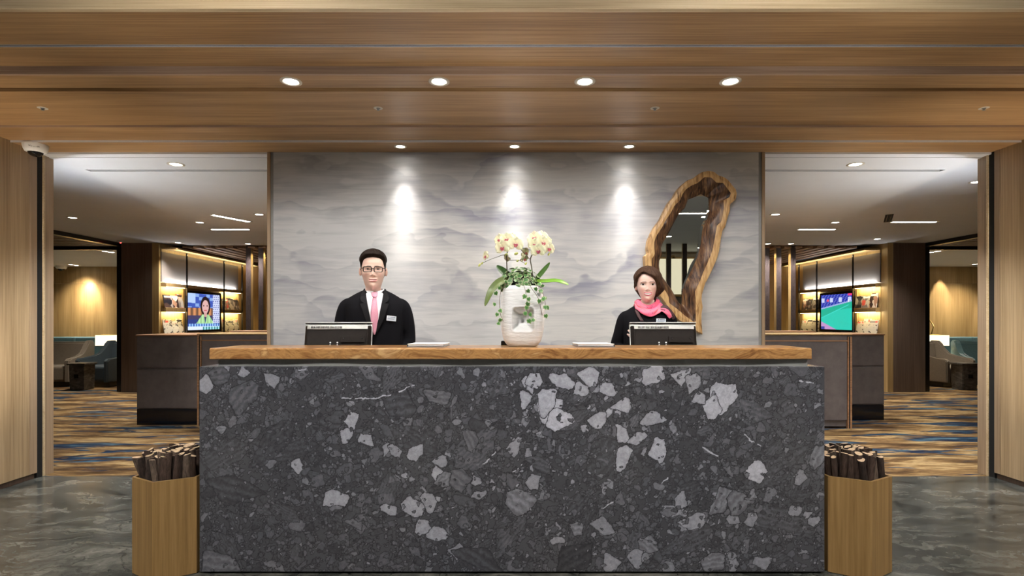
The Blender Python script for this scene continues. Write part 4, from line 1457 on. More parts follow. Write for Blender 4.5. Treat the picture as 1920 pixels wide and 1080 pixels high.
MAROON = flat('maroon_lining', (.055, .018, .022), 0.6, var=.15)
SHOE = flat('black_shoe', (.01, .01, .01), 0.25)


def hair_mat(name, c0, c1):
    m = NB(name)
    n = m.noise(m.mapping(m.coord(), (130, 130, 16)), 1.5, 4, 0.6, 0.4)
    m.bump(n, 0.2, 0.002)
    return m.fin(m.ramp(n, [(.3, c0), (.7, c1)]), 0.55, spec=.08)


HAIR_M = hair_mat('hair_black_brown', (.006, .004, .003), (.020, .012, .009))
HAIR_W = hair_mat('hair_dark_brown', (.020, .010, .007), (.085, .045, .028))
GLASSF = flat('spectacle_frame', (.008, .006, .006), 0.25)
BADGE = flat('name_badge', (.66, .72, .80), 0.4, var=.02)
INK = flat('badge_print', (.10, .13, .22), 0.6)

_HZ = [-.11, -.085, -.05, -.025, -.012, -.004, .004, .015, .03, .045, .06, .08, .10, .12, .14, .16, .18, .195, .207, .216, .2225, .225]
_HA = [.062, .054, .0475, .0465, .0480, .0505, .0530, .0560, .0595, .0625, .0655, .0698, .0720, .0736, .0742, .0738, .0712, .0640, .0520, .0375, .0200, .0005]
_HF = [.046, .040, .034, .034, .044, .068, .0845, .0880, .0870, .0870, .0880, .0890, .0895, .0895, .0920, .0925, .0880, .0775, .0620, .0430, .0230, .0005]
_HB = [.066, .066, .066, .066, .066, .067, .069, .072, .077, .082, .086, .0915, .0960, .0985, .0995, .0985, .0920, .0800, .0625, .0430, .0230, .0005]
_HN = [2.1, 2.1, 2.1, 2.0, 1.75, 1.55, 1.50, 1.55, 1.68, 1.85, 2.0, 2.15, 2.25, 2.28, 2.28, 2.25, 2.2, 2.1, 2.0, 2.0, 2.0, 2.0]
HZ = np.linspace(-.12, .225, 346)
def _soft(tab, keep_top=True):
    y = np.interp(HZ, _HZ, tab)
    k = np.exp(-(np.arange(-12, 13) / 4.0) ** 2); k /= k.sum()
    yp = np.concatenate([np.full(12, y[0]), y, np.full(12, y[-1])])
    ys = np.convolve(yp, k, 'valid')
    w = np.clip((HZ - .19) / .02, 0, 1)
    return ys * (1 - w) + y * w
HA, HF, HB, HN = _soft(_HA), _soft(_HF), _soft(_HB), _soft(_HN)


class Head:
    def __init__(s, sx=1.0, sy=1.0, sz=1.0, jaw=1.0, smile=5.0, female=False):
        s.sx, s.sy, s.sz, s.jaw, s.fem, s.smile = sx, sy, sz, jaw, female, smile

    def base(s, phi, z):
        """phi 0 = front (-y), +x is image right; z in unscaled units above the chin"""
        sn, cs = math.sin(phi), math.cos(phi)
        cf = max(cs, 0.0)
        # the jaw line climbs from the chin toward the ears
        k = max(0.0, min(1.0, 1 - z / .11))
        ze = z - .042 * (1 - cf ** 1.2) * k if cs > 0 else z - .042 * k * max(0.0, 1 + cs * 1.6)
        a = np.interp(ze, HZ, HA); f = np.interp(ze, HZ, HF); b = np.interp(z, HZ, HB)
        if -.03 < ze < .075: a = a * (s.jaw + (1 - s.jaw) * max(0, ze) / .075)
        n = np.interp(ze, HZ, HN) if cs > 0 else 2.1
        m_ = np.interp(abs(math.degrees(phi)) if abs(phi) <= PI else 180, [60, 90], [0, 1])
        n = n * (1 - m_) + 2.1 * m_
        x = a * math.copysign(abs(sn) ** (2 / n), sn)
        y = -f * abs(cs) ** (2 / n) if cs > 0 else b * abs(cs) ** (2 / n)
        return x, y

    def features(s, x, z):
        def g(cx, cz, sx, sz): return math.exp(-((x - cx) / sx) ** 2 - ((z - cz) / sz) ** 2)
        d = 0.0
        nf = .72 if s.fem else 1.0
        d += nf * (.016 * g(0, .082, .0105, .0125) + .009 * g(0, .100, .0085, .020) + .004 * g(0, .120, .008, .012))
        for sgn in (-1, 1):
            d += nf * .0070 * g(sgn * .0125, .0775, .0065, .0065)
            d -= .0085 * g(sgn * .031, .116, .017, .0105)
            d += .0035 * g(sgn * .028, .136, .020, .007)
            d += .0040 * g(sgn * .042, .088, .020, .020)
            d -= .0012 * g(sgn * .031, .062, .007, .014)
        zc = .048 + s.smile * x * x
        ww = math.exp(-(x / .024) ** 4)
        d += (.0045 * math.exp(-((z - zc - .0065) / .005) ** 2) + .005 * math.exp(-((z - zc + .0065) / .0055) ** 2)) * ww
        d -= .0035 * math.exp(-((z - zc) / .0022) ** 2) * ww
        d -= .003 * g(0, .032, .018, .006)
        d += .004 * g(0, .014, .016, .010)
        return d

    def point(s, phi, z):
        x, y = s.base(phi, z)
        if math.cos(phi) > 0.05 and z > 0:
            y -= s.features(x, z) * min(1, math.cos(phi) * 2.5)
        return Vector((x * s.sx, y * s.sy, z * s.sz))

    def front_y(s, x, z):
        """surface depth straight in front, for scaled x and z"""
        lo, hi = -PI / 2 + .02, PI / 2 - .02
        for _ in range(30):
            mid = (lo + hi) / 2
            if s.point(mid, z / s.sz).x < x: lo = mid
            else: hi = mid
        return s.point((lo + hi) / 2, z / s.sz).y

    def mesh(s, skin, lip, teeth_h, teeth_w, fade=None):
        zs = np.concatenate([np.linspace(-.11, -.03, 14), np.linspace(-.027, .0, 12), np.linspace(.0015, .155, 104), np.linspace(.158, .2249, 34)])
        ph = []
        for k in range(150): ph.append(-PI * .62 + PI * 1.24 * k / 149)
        for k in range(1, 50): ph.append(PI * .62 + PI * .76 * k / 50)
        V, C = [], []
        skin = np.array(skin); lip = np.array(lip)
        for z in zs:
            for p in ph:
                v = s.point(p, z)
                x0 = v.x / s.sx
                c = skin.copy()
                if math.cos(p) > .1 and z > 0:
                    for sg in (-1, 1):
                        k = math.exp(-((x0 - sg * .042) / .016) ** 2 - ((z - .082) / .014) ** 2)
                        c = c * (1 - .25 * k) + np.array((.74, .32, .26)) * .25 * k
                        k = math.exp(-((x0 - sg * .031) / .017) ** 2 - ((z - .117) / .009) ** 2)
                        c = c * (1 - (.16 if s.fem else .12) * k)
                        k = math.exp(-((x0 - sg * .0085) / .0038) ** 2 - ((z - .0735) / .0022) ** 2)
                        c = c * (1 - (.30 if s.fem else .45) * k)
                        # brows
                        bx = (x0 * sg - .010) / .040
                        if 0 <= bx <= 1:
                            bz = .1325 + .006 * math.sin(PI * min(1, bx * .85 + .12)) - (.004 * max(0, bx - .6) / .4)
                            hh = (.0032 if not s.fem else .0029) * (1 - .55 * bx)
                            k = math.exp(-((z - bz) / hh) ** 4)
                            c = c * (1 - .82 * k) + np.array((.02, .012, .01)) * .82 * k
                    zc = .048 + s.smile * x0 * x0
                    W = teeth_w * 1.13
                    if abs(x0) < W:
                        e = math.sqrt(max(0, 1 - (x0 / W) ** 2))
                        up = .0075 * e ** .8 + teeth_h * .5; dn = .0098 * e ** .8 + teeth_h * .5
                        if -dn < z - zc < up: c = lip.copy()
                        th = teeth_h * math.sqrt(max(0, 1 - (x0 / teeth_w) ** 2)) if abs(x0) < teeth_w else 0
                        if abs(z - zc) < th * .62: c = np.array((.86, .84, .82))
                        elif abs(z - zc) < th * .62 + .0008: c = lip * .55
                if fade is not None:
                    k = fade(p, z)
                    c = c * (1 - k) + np.array((.02, .014, .012)) * k
                V.append(v); C.append(c)
        n = len(ph)
        Fc = grid_faces(len(zs), n, True)
        Fc.append(tuple((len(zs) - 1) * n + k for k in range(n)))
        # ears
        for sg in (-1, 1):
            o = len(V)
            nr, nc = 9, 14
            for i in range(nr):
                t = PI * i / (nr - 1)
                for j in range(nc):
                    a = 2 * PI * j / nc
                    ex = .0085 * math.sin(t) * math.cos(a); ey = .017 * math.sin(t) * math.sin(a); ez = .031 * math.cos(t)
                    ring = 1 - .30 * math.exp(-((ez / .018) ** 2 + (ey / .009) ** 2)) * (1 if ex * 1 > 0 else 0)
                    q = Vector((sg * (.0735 + ex * ring + (ey + .01) * .45), ey + .012 - ez * .12, .108 + ez * (1 if ez > 0 else .85)))
                    V.append(Vector((q.x * s.sx, q.y * s.sy, q.z * s.sz)))
                    C.append(skin * (.92 if ex > 0 else .8) * np.array((1.0, .9, .88)))
            Fc += [tuple(k + o for k in q) for q in grid_faces(nr, nc, True)]
        return V, Fc, C


def eye_part(H, x, z, w, h, parent, loc, lash, sgn):
    nu, nv = 21, 11
    V, C = [], []
    y0 = H.front_y(x, z)
    for i in range(nu):
        u = i / (nu - 1) * 2 - 1
        up = h * (1 - abs(u) ** 2.2) ** .9 * (1.0 - .15 * u * sgn); dn = h * .72 * (1 - abs(u) ** 2.0)
        for j in range(nv):
            t = j / (nv - 1)
            zz = -dn + (up + dn) * t + .0012 * u * sgn
            xx = u * w
            y = H.front_y(x + xx * .98, z) * .35 + y0 * .65 - .0030 * (1 - u * u) - .0008
            V.append(Vector((x + xx, y, z + zz)))
            r = math.hypot(xx, zz - h * .10)
            if r < h * .40: c = (.004, .003, .003)
            elif r < h * .95: c = (.030, .014, .009)
            else: c = (.66, .63, .62)
            if t > .86: c = (.012, .008, .008)
            if t < .06: c = (.30, .15, .13)
            C.append(np.array(c))
    o = obj('eye', V, grid_faces(nu, nv), EYEM, parent, True, C)
    o.location = loc
    # upper lashes as a thin lid line
    P = []
    for i in range(15):
        u = i / 14 * 2 - 1
        up = h * (1 - abs(u) ** 2.2) ** .9 * (1.0 - .15 * u * sgn)
        y = H.front_y(x + u * w * .98, z) * .35 + y0 * .65 - .0030 * (1 - u * u) - .0018
        P.append(Vector((x + u * w * 1.04, y, z + up + .0012 * u * sgn)))
    Vt, Ft = tube(P, [lash * (.5 + .5 * (1 - abs(i / 7 - 1))) for i in range(15)], 6)
    l = obj('lashes', Vt, Ft, HAIR_M, o, True)
    return o


def hair_shell(H, hairline, thick, nphi=120, nt=26, under=.002):
    """shell over the skull from the hairline to the crown"""
    ph = [2 * PI * k / nphi - PI for k in range(nphi)]
    outer, inner = [], []
    ctr = Vector((0, .008 * H.sy, .125 * H.sz))
    for i in range(nt):
        t = i / (nt - 1)
        for p in ph:
            zh = hairline(p)
            z = zh + (.2248 - zh) * (1 - (1 - t) ** 1.5)
            v = H.point(p, z) if z > 0 else H.point(p, z)
            x, y = H.base(p, min(max(z, .02), .2248))
            v = Vector((x * H.sx, y * H.sy, z * H.sz))
            d = (v - Vector((0, .008 * H.sy, max(ctr.z * .55, min(v.z, ctr.z + .06))))).normalized()
            th = thick(p, z, t)
            outer.append(v + d * th)
            inner.append(v + d * min(under, th * .3))
    Fc = grid_faces(nt, nphi, True)
    n = len(outer)
    Fc.append(tuple((nt - 1) * nphi + k for k in range(nphi)))
    # close the lower edge
    for k in range(nphi):
        k2 = (k + 1) % nphi
        Fc.append((k2, k, n + k, n + k2))
    return outer + inner[:nphi], Fc


def ang_interp(tbl):
    xs = [math.radians(a) for a, _ in tbl]; ys = [b for _, b in tbl]
    return lambda p: float(np.interp(p, xs, ys))


class Torso:
    def __init__(s, rows, n=2.6):
        s.z, s.a, s.f, s.b = (np.array(c) for c in zip(*rows)); s.n = n

    def y(s, x, z):
        a = np.interp(z, s.z, s.a); f = np.interp(z, s.z, s.f)
        k = min(.999, abs(x) / a)
        return -f * (1 - k ** s.n) ** (1 / s.n)

    def mesh(s, m=64, sub=5):
        V = []
        zs = []
        for i in range(len(s.z) - 1): zs += list(np.linspace(s.z[i], s.z[i + 1], sub, endpoint=False))
        zs.append(s.z[-1])
        for z in zs:
            a = np.interp(z, s.z, s.a); f = np.interp(z, s.z, s.f); b = np.interp(z, s.z, s.b)
            for k in range(m):
                t = 2 * PI * k / m
                c, q = math.cos(t), math.sin(t)
                V.append(Vector((a * math.copysign(abs(c) ** (2 / s.n), c), (b if q > 0 else f) * math.copysign(abs(q) ** (2 / s.n), q), z)))
        Fc = grid_faces(len(zs), m, True)
        Fc.append(tuple(range(m))[::-1]); Fc.append(tuple((len(zs) - 1) * m + k for k in range(m)))
        return V, Fc


def patch(T, rows, off, name, mat, parent, nx=10, sub=6, fn=None, thick=.002):
    """cloth piece lying on the front of the torso: rows of (z, xl, xr)"""
    rows = sorted(rows)
    Z = np.array([r[0] for r in rows]); L = np.array([r[1] for r in rows]); Rr = np.array([r[2] for r in rows])
    zs = np.unique(np.concatenate([np.linspace(Z[i], Z[i + 1], sub) for i in range(len(Z) - 1)]))
    V = []
    for z in zs:
        l, r_ = np.interp(z, Z, L), np.interp(z, Z, Rr)
        for i in range(nx):
            x = l + (r_ - l) * i / (nx - 1)
            e = fn(i / (nx - 1), z) if fn else 0
            V.append(Vector((x, T.y(x, z) - off - e, z)))
    n = len(V)
    V2 = V + [v + Vector((0, thick + off * .6, 0)) for v in V]
    nr = len(zs)
    Fc = grid_faces(nr, nx) + [tuple(k + n for k in q[::-1]) for q in grid_faces(nr, nx)]
    for i in range(nr - 1):
        for j in (0, nx - 1):
            a, b = i * nx + j, (i + 1) * nx + j
            Fc.append((a, b, b + n, a + n) if j == 0 else (b, a, a + n, b + n))
    for j in range(nx - 1):
        a = j; Fc.append((a + 1, a, a + n, a + 1 + n))
        a = (nr - 1) * nx + j; Fc.append((a, a + 1, a + 1 + n, a + n))
    return obj(name, V2, Fc, mat, parent, True)


def limb(pts, radii, seg=18, n=8):
    P = spline(pts, n)
    rr = np.interp(np.linspace(0, len(pts) - 1, len(P)), range(len(pts)), radii)
    return tube(P, rr, seg)


def blob(parts, name, mat, parent, voxel=.007, smooth=5):
    """overlapping closed forms fused into one continuous surface"""
    V, Fc = merge(*parts)
    o = obj(name, V, Fc, mat, parent, True)
    r_ = o.modifiers.new('fuse', 'REMESH'); r_.mode = 'VOXEL'; r_.voxel_size = voxel; r_.use_smooth_shade = True
    s_ = o.modifiers.new('ease', 'SMOOTH'); s_.iterations = smooth; s_.factor = .5
    return o


def hand_form(w, d, n, side):
    """palm and five fingers at wrist w, pointing along d, back of the hand facing n"""
    d = Vector(d).normalized(); n = Vector(n).normalized(); s = d.cross(n).normalized() * side
    parts = []
    palm = [w, w + d * .03, w + d * .07, w + d * .088]
    parts.append(tube(palm, [.024, .034, .040, .036], 14, True, .42))
    for k, (off, ln, r_) in enumerate(((-.030, .062, .0075), (-.010, .074, .0082), (.011, .078, .0083), (.031, .070, .0080))):
        b = w + d * .082 + s * off
        f = [b - d * .015, b + d * ln * .45 - n * .006, b + d * ln * .78 - n * .018, b + d * ln - n * .030]
        parts.append(tube(f, [r_, r_, r_ * .92, r_ * .7], 10))
    b = w + d * .028 + s * .030
    parts.append(tube([b, b + d * .028 + s * .022 - n * .006, b + d * .055 + s * .030 - n * .012], [.012, .010, .0075], 10))
    return parts


def with_col(parts, c):
    V, Fc = merge(*parts)
    return V, Fc, [np.array(c)] * len(V)


def badge(parent, T, x, z, w, h, off, tilt):
    y = T.y(x, z) - off
    g = box('name_badge', -w / 2, w / 2, -.003, .0, -h / 2, h / 2, BADGE, parent, bev=.001, seg=1)
    slope = (T.y(x + .02, z) - T.y(x - .02, z)) / .04
    g.location = (x, y, z); g.rotation_euler = (0, tilt, math.atan(slope))
    for zz, x0, x1, hh in ((h * .26, -w * .15, w * .38, h * .12), (0.0, -w * .40, w * .40, h * .07), (-h * .18, -w * .40, w * .30, h * .07)):
        box('print', x0, x1, -.0036, -.003, zz - hh / 2, zz + hh / 2, INK, g)
    V, Fc = lathe([(.0032, 0), (.0005, .0006)], 8)
    obj('emblem', [(a - w * .28, -.003 - c, b + h * .26) for a, b, c in V], Fc, INK, g)
    return g


# ------------------------------------------------------------------ the man
PM = Vector((-.862, 3.42, 0))
man = thing('person', PM, 'man in black suit, pink tie and glasses standing behind the desk', 'person', rotz=math.radians(13))
HM = Head(.985, 1.0, .965)
hl = Vector((-.010, -.012, 1.490))
def man_fade(p, z):
    d = abs(math.degrees(p)); d = d if d <= 180 else 360 - d
    if d < 48: return 0.0
    zl = np.interp(d, [48, 62, 80, 95, 180], [.185, .130, .105, .075, .03])
    return float(np.clip((z - zl) / .035, 0, 1)) * .8
V, Fc, C = HM.mesh((.76, .53, .44), (.68, .29, .28), .0030, .020, man_fade)
V = [v + hl for v in V]
zt_m = [(.80, .150, .095, .10), (.95, .150, .10, .095), (1.1, .155, .10, .095), (1.25, .165, .108, .10), (1.35, .168, .10, .10), (1.40, .15, .082, .09), (1.425, .11, .070, .082), (1.445, .075, .058, .075)]
Tb = Torso(zt_m)
tv, tf = Tb.mesh(40, 3)
bodyparts = [(tv, tf)]
for s in (-1, 1):
    bodyparts.append(limb([(s * .16, .01, 1.385), (s * .205, .03, 1.14), (s * .155, -.12, .90), (s * .12, -.20, .80)], [.042, .036, .030, .024], 12, 6))
    bodyparts += hand_form(Vector((s * .12, -.20, .805)), (-s * .25, -.9, -.12), (0, -.1, 1), s)
    bodyparts.append(limb([(s * .085, 0, .86), (s * .09, -.005, .48), (s * .095, .02, .09)], [.075, .052, .036], 12, 6))
bv, bf, bc = with_col(bodyparts, (.76, .53, .44))
o = len(V)
body = obj('body', V + [Vector(p) for p in bv], Fc + [tuple(i + o for i in q) for q in bf], SKIN, man, True, C + bc)
# eyes, brows are in the skin colouring; glasses
for s in (-1, 1):
    eye_part(HM, s * .0300, .1140, .0132, .0043, man, hl, .0011, s)
hm = ang_interp([(-180, .05), (-110, .07), (-92, .100), (-78, .128), (-68, .137), (-60, .150), (-50, .178), (-35, .190), (0, .194), (35, .190), (50, .178), (60, .150), (68, .137), (78, .128), (92, .100), (110, .07), (180, .05)])
def thm(p, z, t):
    front = max(0, math.cos(p)); up = np.clip((z - .165) / .05, 0, 1)
    r_ = min(1.0, t / .30) ** .8
    return .0022 + (.007 * np.clip((z - .12) / .06, 0, 1) + up * ((.016 + .017 * front) * (1 - t ** 2) + .025 * t ** 2) + .0012 * math.sin(p * 15 + z * 60) * up) * (r_ if front > .3 else min(1, r_ * 1.6))
hv, hf = hair_shell(HM, hm, thm)
h = obj('hair', [v + hl for v in hv], hf, HAIR_M, man, True)
# spectacles
g = bpy.data.objects.new('spectacles', None)
gv = []
gy = -.104
def rrect(cx, cz, w, h_, r_, n=6):
    out = []
    for (sx_2, sz_2, a0) in ((1, 1, 0), (-1, 1, 90), (-1, -1, 180), (1, -1, 270)):
        for k in range(n + 1):
            a = math.radians(a0 + 90 * k / n)
            out.append((cx + sx_2 * (w - r_) + r_ * math.cos(a), cz + sz_2 * (h_ - r_) + r_ * math.sin(a)))
    return out
parts = []
for s in (-1, 1):
    loop = rrect(s * .0320, .1115, .0240, .0155, .008)
    loop = loop + loop[:2]
    parts.append(tube([(x, gy + .25 * abs(abs(x) - .02) ** 1.3, z) for x, z in loop], .0024, 8, False))
    parts.append(tube([(s * .055, gy + .008, .1195), (s * .066, gy + .018, .120), (s * .0735, -.055, .118), (s * .0775, .005, .114), (s * .078, .022, .105)], .0019, 8))
parts.append(tube([(-.009, gy + .001, .1145), (0, gy - .002, .1165), (.009, gy + .001, .1145)], .0022, 8))
Vs, Fs = merge(*parts)
obj('spectacles', [Vector(p) + hl for p in Vs], Fs, GLASSF, man, True)
bpy.data.objects.remove(g)
# clothing
TJ = Torso([(.80, .172, .118, .118), (.95, .165, .118, .112), (1.08, .160, .115, .108), (1.2, .168, .120, .112), (1.3, .178, .122, .115), (1.36, .184, .117, .112), (1.395, .182, .106, .106), (1.42, .172, .094, .099), (1.44, .145, .082, .092), (1.460, .112, .052, .086), (1.474, .084, .030, .080), (1.481, .070, .020, .074)])
jp = [TJ.mesh(48, 3)]
for s in (-1, 1):
    jp.append(limb([(s * .135, .005, 1.385), (s * .168, .010, 1.368), (s * .196, .022, 1.28), (s * .205, .035, 1.15), (s * .178, -.04, 1.02), (s * .145, -.13, .90), (s * .13, -.17, .845)], [.050, .054, .050, .049, .046, .042, .038], 20, 6))
blob(jp, 'jacket', SUIT, man, .008, 9)
vl = ([(1.215, -.002, .004), (1.30, -.024, .024), (1.36, -.037, .037), (1.42, -.047, .047), (1.455, -.052, .052), (1.463, -.045, .045)])
patch(TJ, vl, .010, 'shirt', SHIRT, man, 14, 6)
# shirt collar: two leaves around the neck
for s in (-1, 1):
    V, n_u = [], 14
    for i in range(n_u):
        u = i / (n_u - 1)
        a = math.radians(8 + 165 * u) * s
        rx, ry = .0585, .058
        top = Vector((rx * math.sin(a) * .95, -ry * math.cos(a) * (.95) + .006, 1.488 + .016 * u - .016 * (1 - u)))
        drop = .030 + .020 * (1 - u) ** 2
        bot = Vector((rx * math.sin(a) * 1.10 + s * .010 * (1 - u) ** 2, -ry * math.cos(a) * 1.22 + .006, top.z - drop))
        V += [top * 1, top.lerp(bot, .5) + Vector((0, -.003, 0)), bot]
    c = obj('shirt_collar', V, grid_faces(n_u, 3), SHIRT, man, True)
    sol = c.modifiers.new('thick', 'SOLIDIFY'); sol.thickness = .003
patch(TJ, [(1.205, -.004, .004), (1.225, -.012, .012), (1.27, -.021, .021), (1.33, -.022, .022), (1.39, -.016, .016), (1.432, -.011, .011)], .016, 'tie', TIE, man, 9, 6, lambda u, z: .006 * (1 - (2 * u - 1) ** 2))
patch(TJ, [(1.431, -.011, .011), (1.442, -.016, .016), (1.458, -.019, .019), (1.466, -.016, .016)], .020, 'tie_knot', TIE, man, 9, 6, lambda u, z: .010 * (1 - (2 * u - 1) ** 2))
for s in (-1, 1):
    rows = [(1.207, .0, .006), (1.23, .006, .022), (1.30, .024, .056), (1.36, .036, .076), (1.392, .042, .088), (1.396, .043, .062), (1.408, .045, .082), (1.425, .048, .088), (1.445, .051, .082), (1.47, .056, .074), (1.488, .058, .066)]
    rows = [(z, s * a, s * b) if s > 0 else (z, -b, -a) for z, a, b in rows]
    patch(TJ, rows, .016, 'lapel', SUIT2, man, 8, 6, lambda u, z: .002)
badge(man, TJ, .100, 1.303, .060, .031, .014, .10)
TT = []
for s in (-1, 1):
    TT.append(limb([(s * .082, 0, .90), (s * .09, -.005, .48), (s * .095, .02, .06)], [.092, .072, .058], 16, 6))
TT.append(Torso([(.78, .165, .11, .11), (.96, .16, .105, .105)]).mesh(32, 3))
blob(TT, 'trousers', SUIT, man, .011, 4)
for s in (-1, 1):
    V, Fc = limb([(s * .095, .06, .035), (s * .098, -.03, .04), (s * .102, -.13, .03), (s * .102, -.17, .024)], [.036, .045, .040, .020], 14, 6)
    obj('shoe', [Vector((p[0], p[1], max(.001, p[2]))) for p in V], Fc, SHOE, man, True)

# ------------------------------------------------------------------ the woman
PW = Vector((.848, 3.42, 0))
wom = thing('person', PW, 'smiling woman in black jacket and pink neck scarf standing behind the desk', 'person', rotz=math.radians(-12.5))
HWm = Head(.90, .92, .830, jaw=.88, smile=9.0, female=True)
hw = Vector((.004, -.012, 1.413))
V, Fc, C = HWm.mesh((.76, .53, .46), (.72, .20, .27), .0092, .0235)
V = [v + hw for v in V]
Tb = Torso([(.80, .145, .10, .10), (.95, .125, .09, .09), (1.05, .12, .088, .085), (1.2, .135, .105, .09), (1.28, .138, .095, .09), (1.33, .125, .08, .085), (1.36, .085, .062, .072), (1.385, .055, .05, .06)])
tv, tf = Tb.mesh(40, 3)
bodyparts = [(tv, tf)]
ARMS = {-1: [(-.125, .005, 1.318), (-.185, .03, 1.12), (-.08, -.09, 1.06), (.015, -.15, 1.13)], 1: [(.125, .005, 1.318), (.165, .03, 1.10), (.10, -.12, .88), (.05, -.19, .80)]}
for s in (-1, 1):
    bodyparts.append(limb(ARMS[s], [.034, .030, .025, .019], 12, 6))
    if s > 0: bodyparts += hand_form(Vector(ARMS[s][-1]), (-.25, -.9, -.10), (0, -.1, 1), s)
    else: bodyparts += hand_form(Vector((.010, -.145, 1.135)), (-.62, -.05, .55), (0, -1, 0), 1)
    bodyparts.append(limb([(s * .075, 0, .84), (s * .08, -.005, .46), (s * .08, .02, .08)], [.07, .047, .032], 12, 6))
bv, bf, bc = with_col(bodyparts, (.76, .53, .46))
o = len(V)
obj('body', V + [Vector(p) for p in bv], Fc + [tuple(i + o for i in q) for q in bf], SKIN, wom, True, C + bc)
for s in (-1, 1):
    eye_part(HWm, s * .0290, .0975, .0148, .0060, wom, hw, .0014, s)
hwl = ang_interp([(-180, .02), (-140, .022), (-112, .040), (-104, .058), (-97, .085), (-88, .115), (-72, .132), (-62, .145), (-52, .172), (-38, .198), (-25, .206), (-8, .198), (10, .183), (24, .166), (36, .145), (46, .115), (54, .080), (62, .050), (76, .034), (100, .022), (140, .02), (180, .02)])
def thw(p, z, t):
    sd = abs(math.sin(p)); top = np.clip((z - .15) / .07, 0, 1)
    right = max(0, math.sin(p))
    bulge = math.exp(-((z - .085) / .06) ** 2) * (.006 + .020 * right)
    e = .004 + .010 * min(1, t * 6)
    return e + bulge * min(1, t * 4 + .35) + .020 * top + .0012 * math.sin(p * 23 + z * 40)
hv, hf = hair_shell(HWm, hwl, thw, 140, 30)
obj('hair', [v + hw for v in hv], hf, HAIR_W, wom, True)
TW = Torso([(.80, .165, .118, .115), (.92, .150, .105, .105), (1.02, .132, .098, .10), (1.12, .136, .108, .102), (1.22, .145, .116, .10), (1.29, .149, .106, .098), (1.325, .146, .094, .095), (1.348, .132, .082, .090), (1.368, .104, .062, .082), (1.384, .078, .046, .072), (1.398, .060, .034, .064)])
jp = [TW.mesh(48, 3)]
jp.append(limb([(-.108, .005, 1.318), (-.140, .008, 1.298), (-.170, .022, 1.20), (-.186, .030, 1.125), (-.140, -.035, 1.085), (-.08, -.08, 1.075), (-.03, -.11, 1.09)], [.040, .043, .040, .040, .037, .034, .031], 20, 6))
jp.append(limb([(.108, .005, 1.318), (.138, .008, 1.298), (.158, .022, 1.20), (.165, .030, 1.10), (.140, -.04, .98), (.10, -.12, .88), (.085, -.14, .855)], [.040, .043, .040, .039, .036, .033, .030], 20, 6))
blob(jp, 'jacket', SUIT, wom, .0075, 8)
# maroon facing on one side of the neckline
patch(TW, [(1.285, -.040, -.020), (1.32, -.062, -.040), (1.35, -.074, -.052), (1.372, -.072, -.052)], .013, 'collar_facing', MAROON, wom, 6, 5)
# scarf: a folded band around the neck with a bib in front
nphi, nt = 72, 16
V = []
for i in range(nt):
    t = i / (nt - 1)
    for k in range(nphi):
        p = 2 * PI * k / nphi
        fr = max(0, math.cos(p - .12))
        bib = fr ** 2.0
        r0x, r0y = .056, .056
        ztop = 1.420 - .038 * fr ** 2 + .006 * max(0, -math.cos(p)) + .006 * max(0, math.sin(p))
        zbot = 1.368 - .054 * bib
        z = ztop + (zbot - ztop) * t
        fold = .0045 * math.sin(t * 11 + 1.6 * math.sin(p * 2)) + .003 * math.sin(p * 9 + t * 6)
        flare = .010 * math.sin(PI * min(1, t * 1.3)) + .018 * t
        x = (r0x + flare + fold + .024 * t * max(0, math.sin(p))) * math.sin(p) + .008 * bib * t
        y = -(r0y + flare * 1.0 + fold) * math.cos(p)
        if math.cos(p) > 0:
            ys = TW.y(max(-.12, min(.12, x)), min(z, 1.37)) - .020 - fold
            y = min(y, ys) if t > .35 else y
        V.append(Vector((x, y - .004, z)))
sc1 = obj('scarf', V, grid_faces(nt, nphi, True), SCARF, wom, True)
sol = sc1.modifiers.new('thick', 'SOLIDIFY'); sol.thickness = .003
# scarf tails thrown over the shoulder
def ribbon(P, w, name, mat, up, wave=0.0):
    P = spline(P, 7); V = []
    n = len(P)
    for i, p in enumerate(P):
        tt = (P[min(i + 1, n - 1)] - P[max(i - 1, 0)]).normalized()
        s_ = tt.cross(Vector(up)).normalized()
        ww = w * (.45 + .75 * math.sin(PI * (.12 + .72 * i / (n - 1))))
        for j in range(5):
            q = j / 4 * 2 - 1
            V.append(p + s_ * q * ww + Vector(up) * wave * math.sin(q * 4 + i * .5))
    o_ = obj(name, V, grid_faces(n, 5), mat, wom, True)
    sl = o_.modifiers.new('thick', 'SOLIDIFY'); sl.thickness = .003
    return o_
ribbon([(.060, -.065, 1.372), (.095, -.080, 1.372), (.125, -.075, 1.352), (.155, -.062, 1.325)], .017, 'scarf_tail', MAROON, (0, -.75, .6), .004)
ribbon([(.062, -.075, 1.366), (.098, -.092, 1.355), (.125, -.092, 1.332), (.140, -.085, 1.308)], .013, 'scarf_tail', SCARF, (0, -.8, .5), .004)
ribbon([(.070, -.070, 1.378), (.108, -.080, 1.368), (.140, -.074, 1.338), (.160, -.066, 1.300)], .012, 'scarf_tail', MAROON, (.1, -.8, .5), .003)
badge(wom, TW, .080, 1.287, .060, .030, .013, .03)
box('breast_pocket', -.085, -.055, -.122, -.119, 1.265, 1.285, SUIT2, wom)
SK = [Torso([(.50, .15, .11, .11), (.70, .165, .12, .12), (.90, .15, .10, .11)]).mesh(32, 3)]
blob(SK, 'skirt', SUIT, wom, .012, 3)
for s in (-1, 1):
    V, Fc = limb([(s * .08, .05, .05), (s * .082, -.03, .045), (s * .085, -.11, .025), (s * .085, -.15, .02)], [.030, .036, .032, .016], 14, 6)
    obj('shoe', [Vector((p[0], p[1], max(.001, p[2]))) for p in V], Fc, SHOE, wom, True)

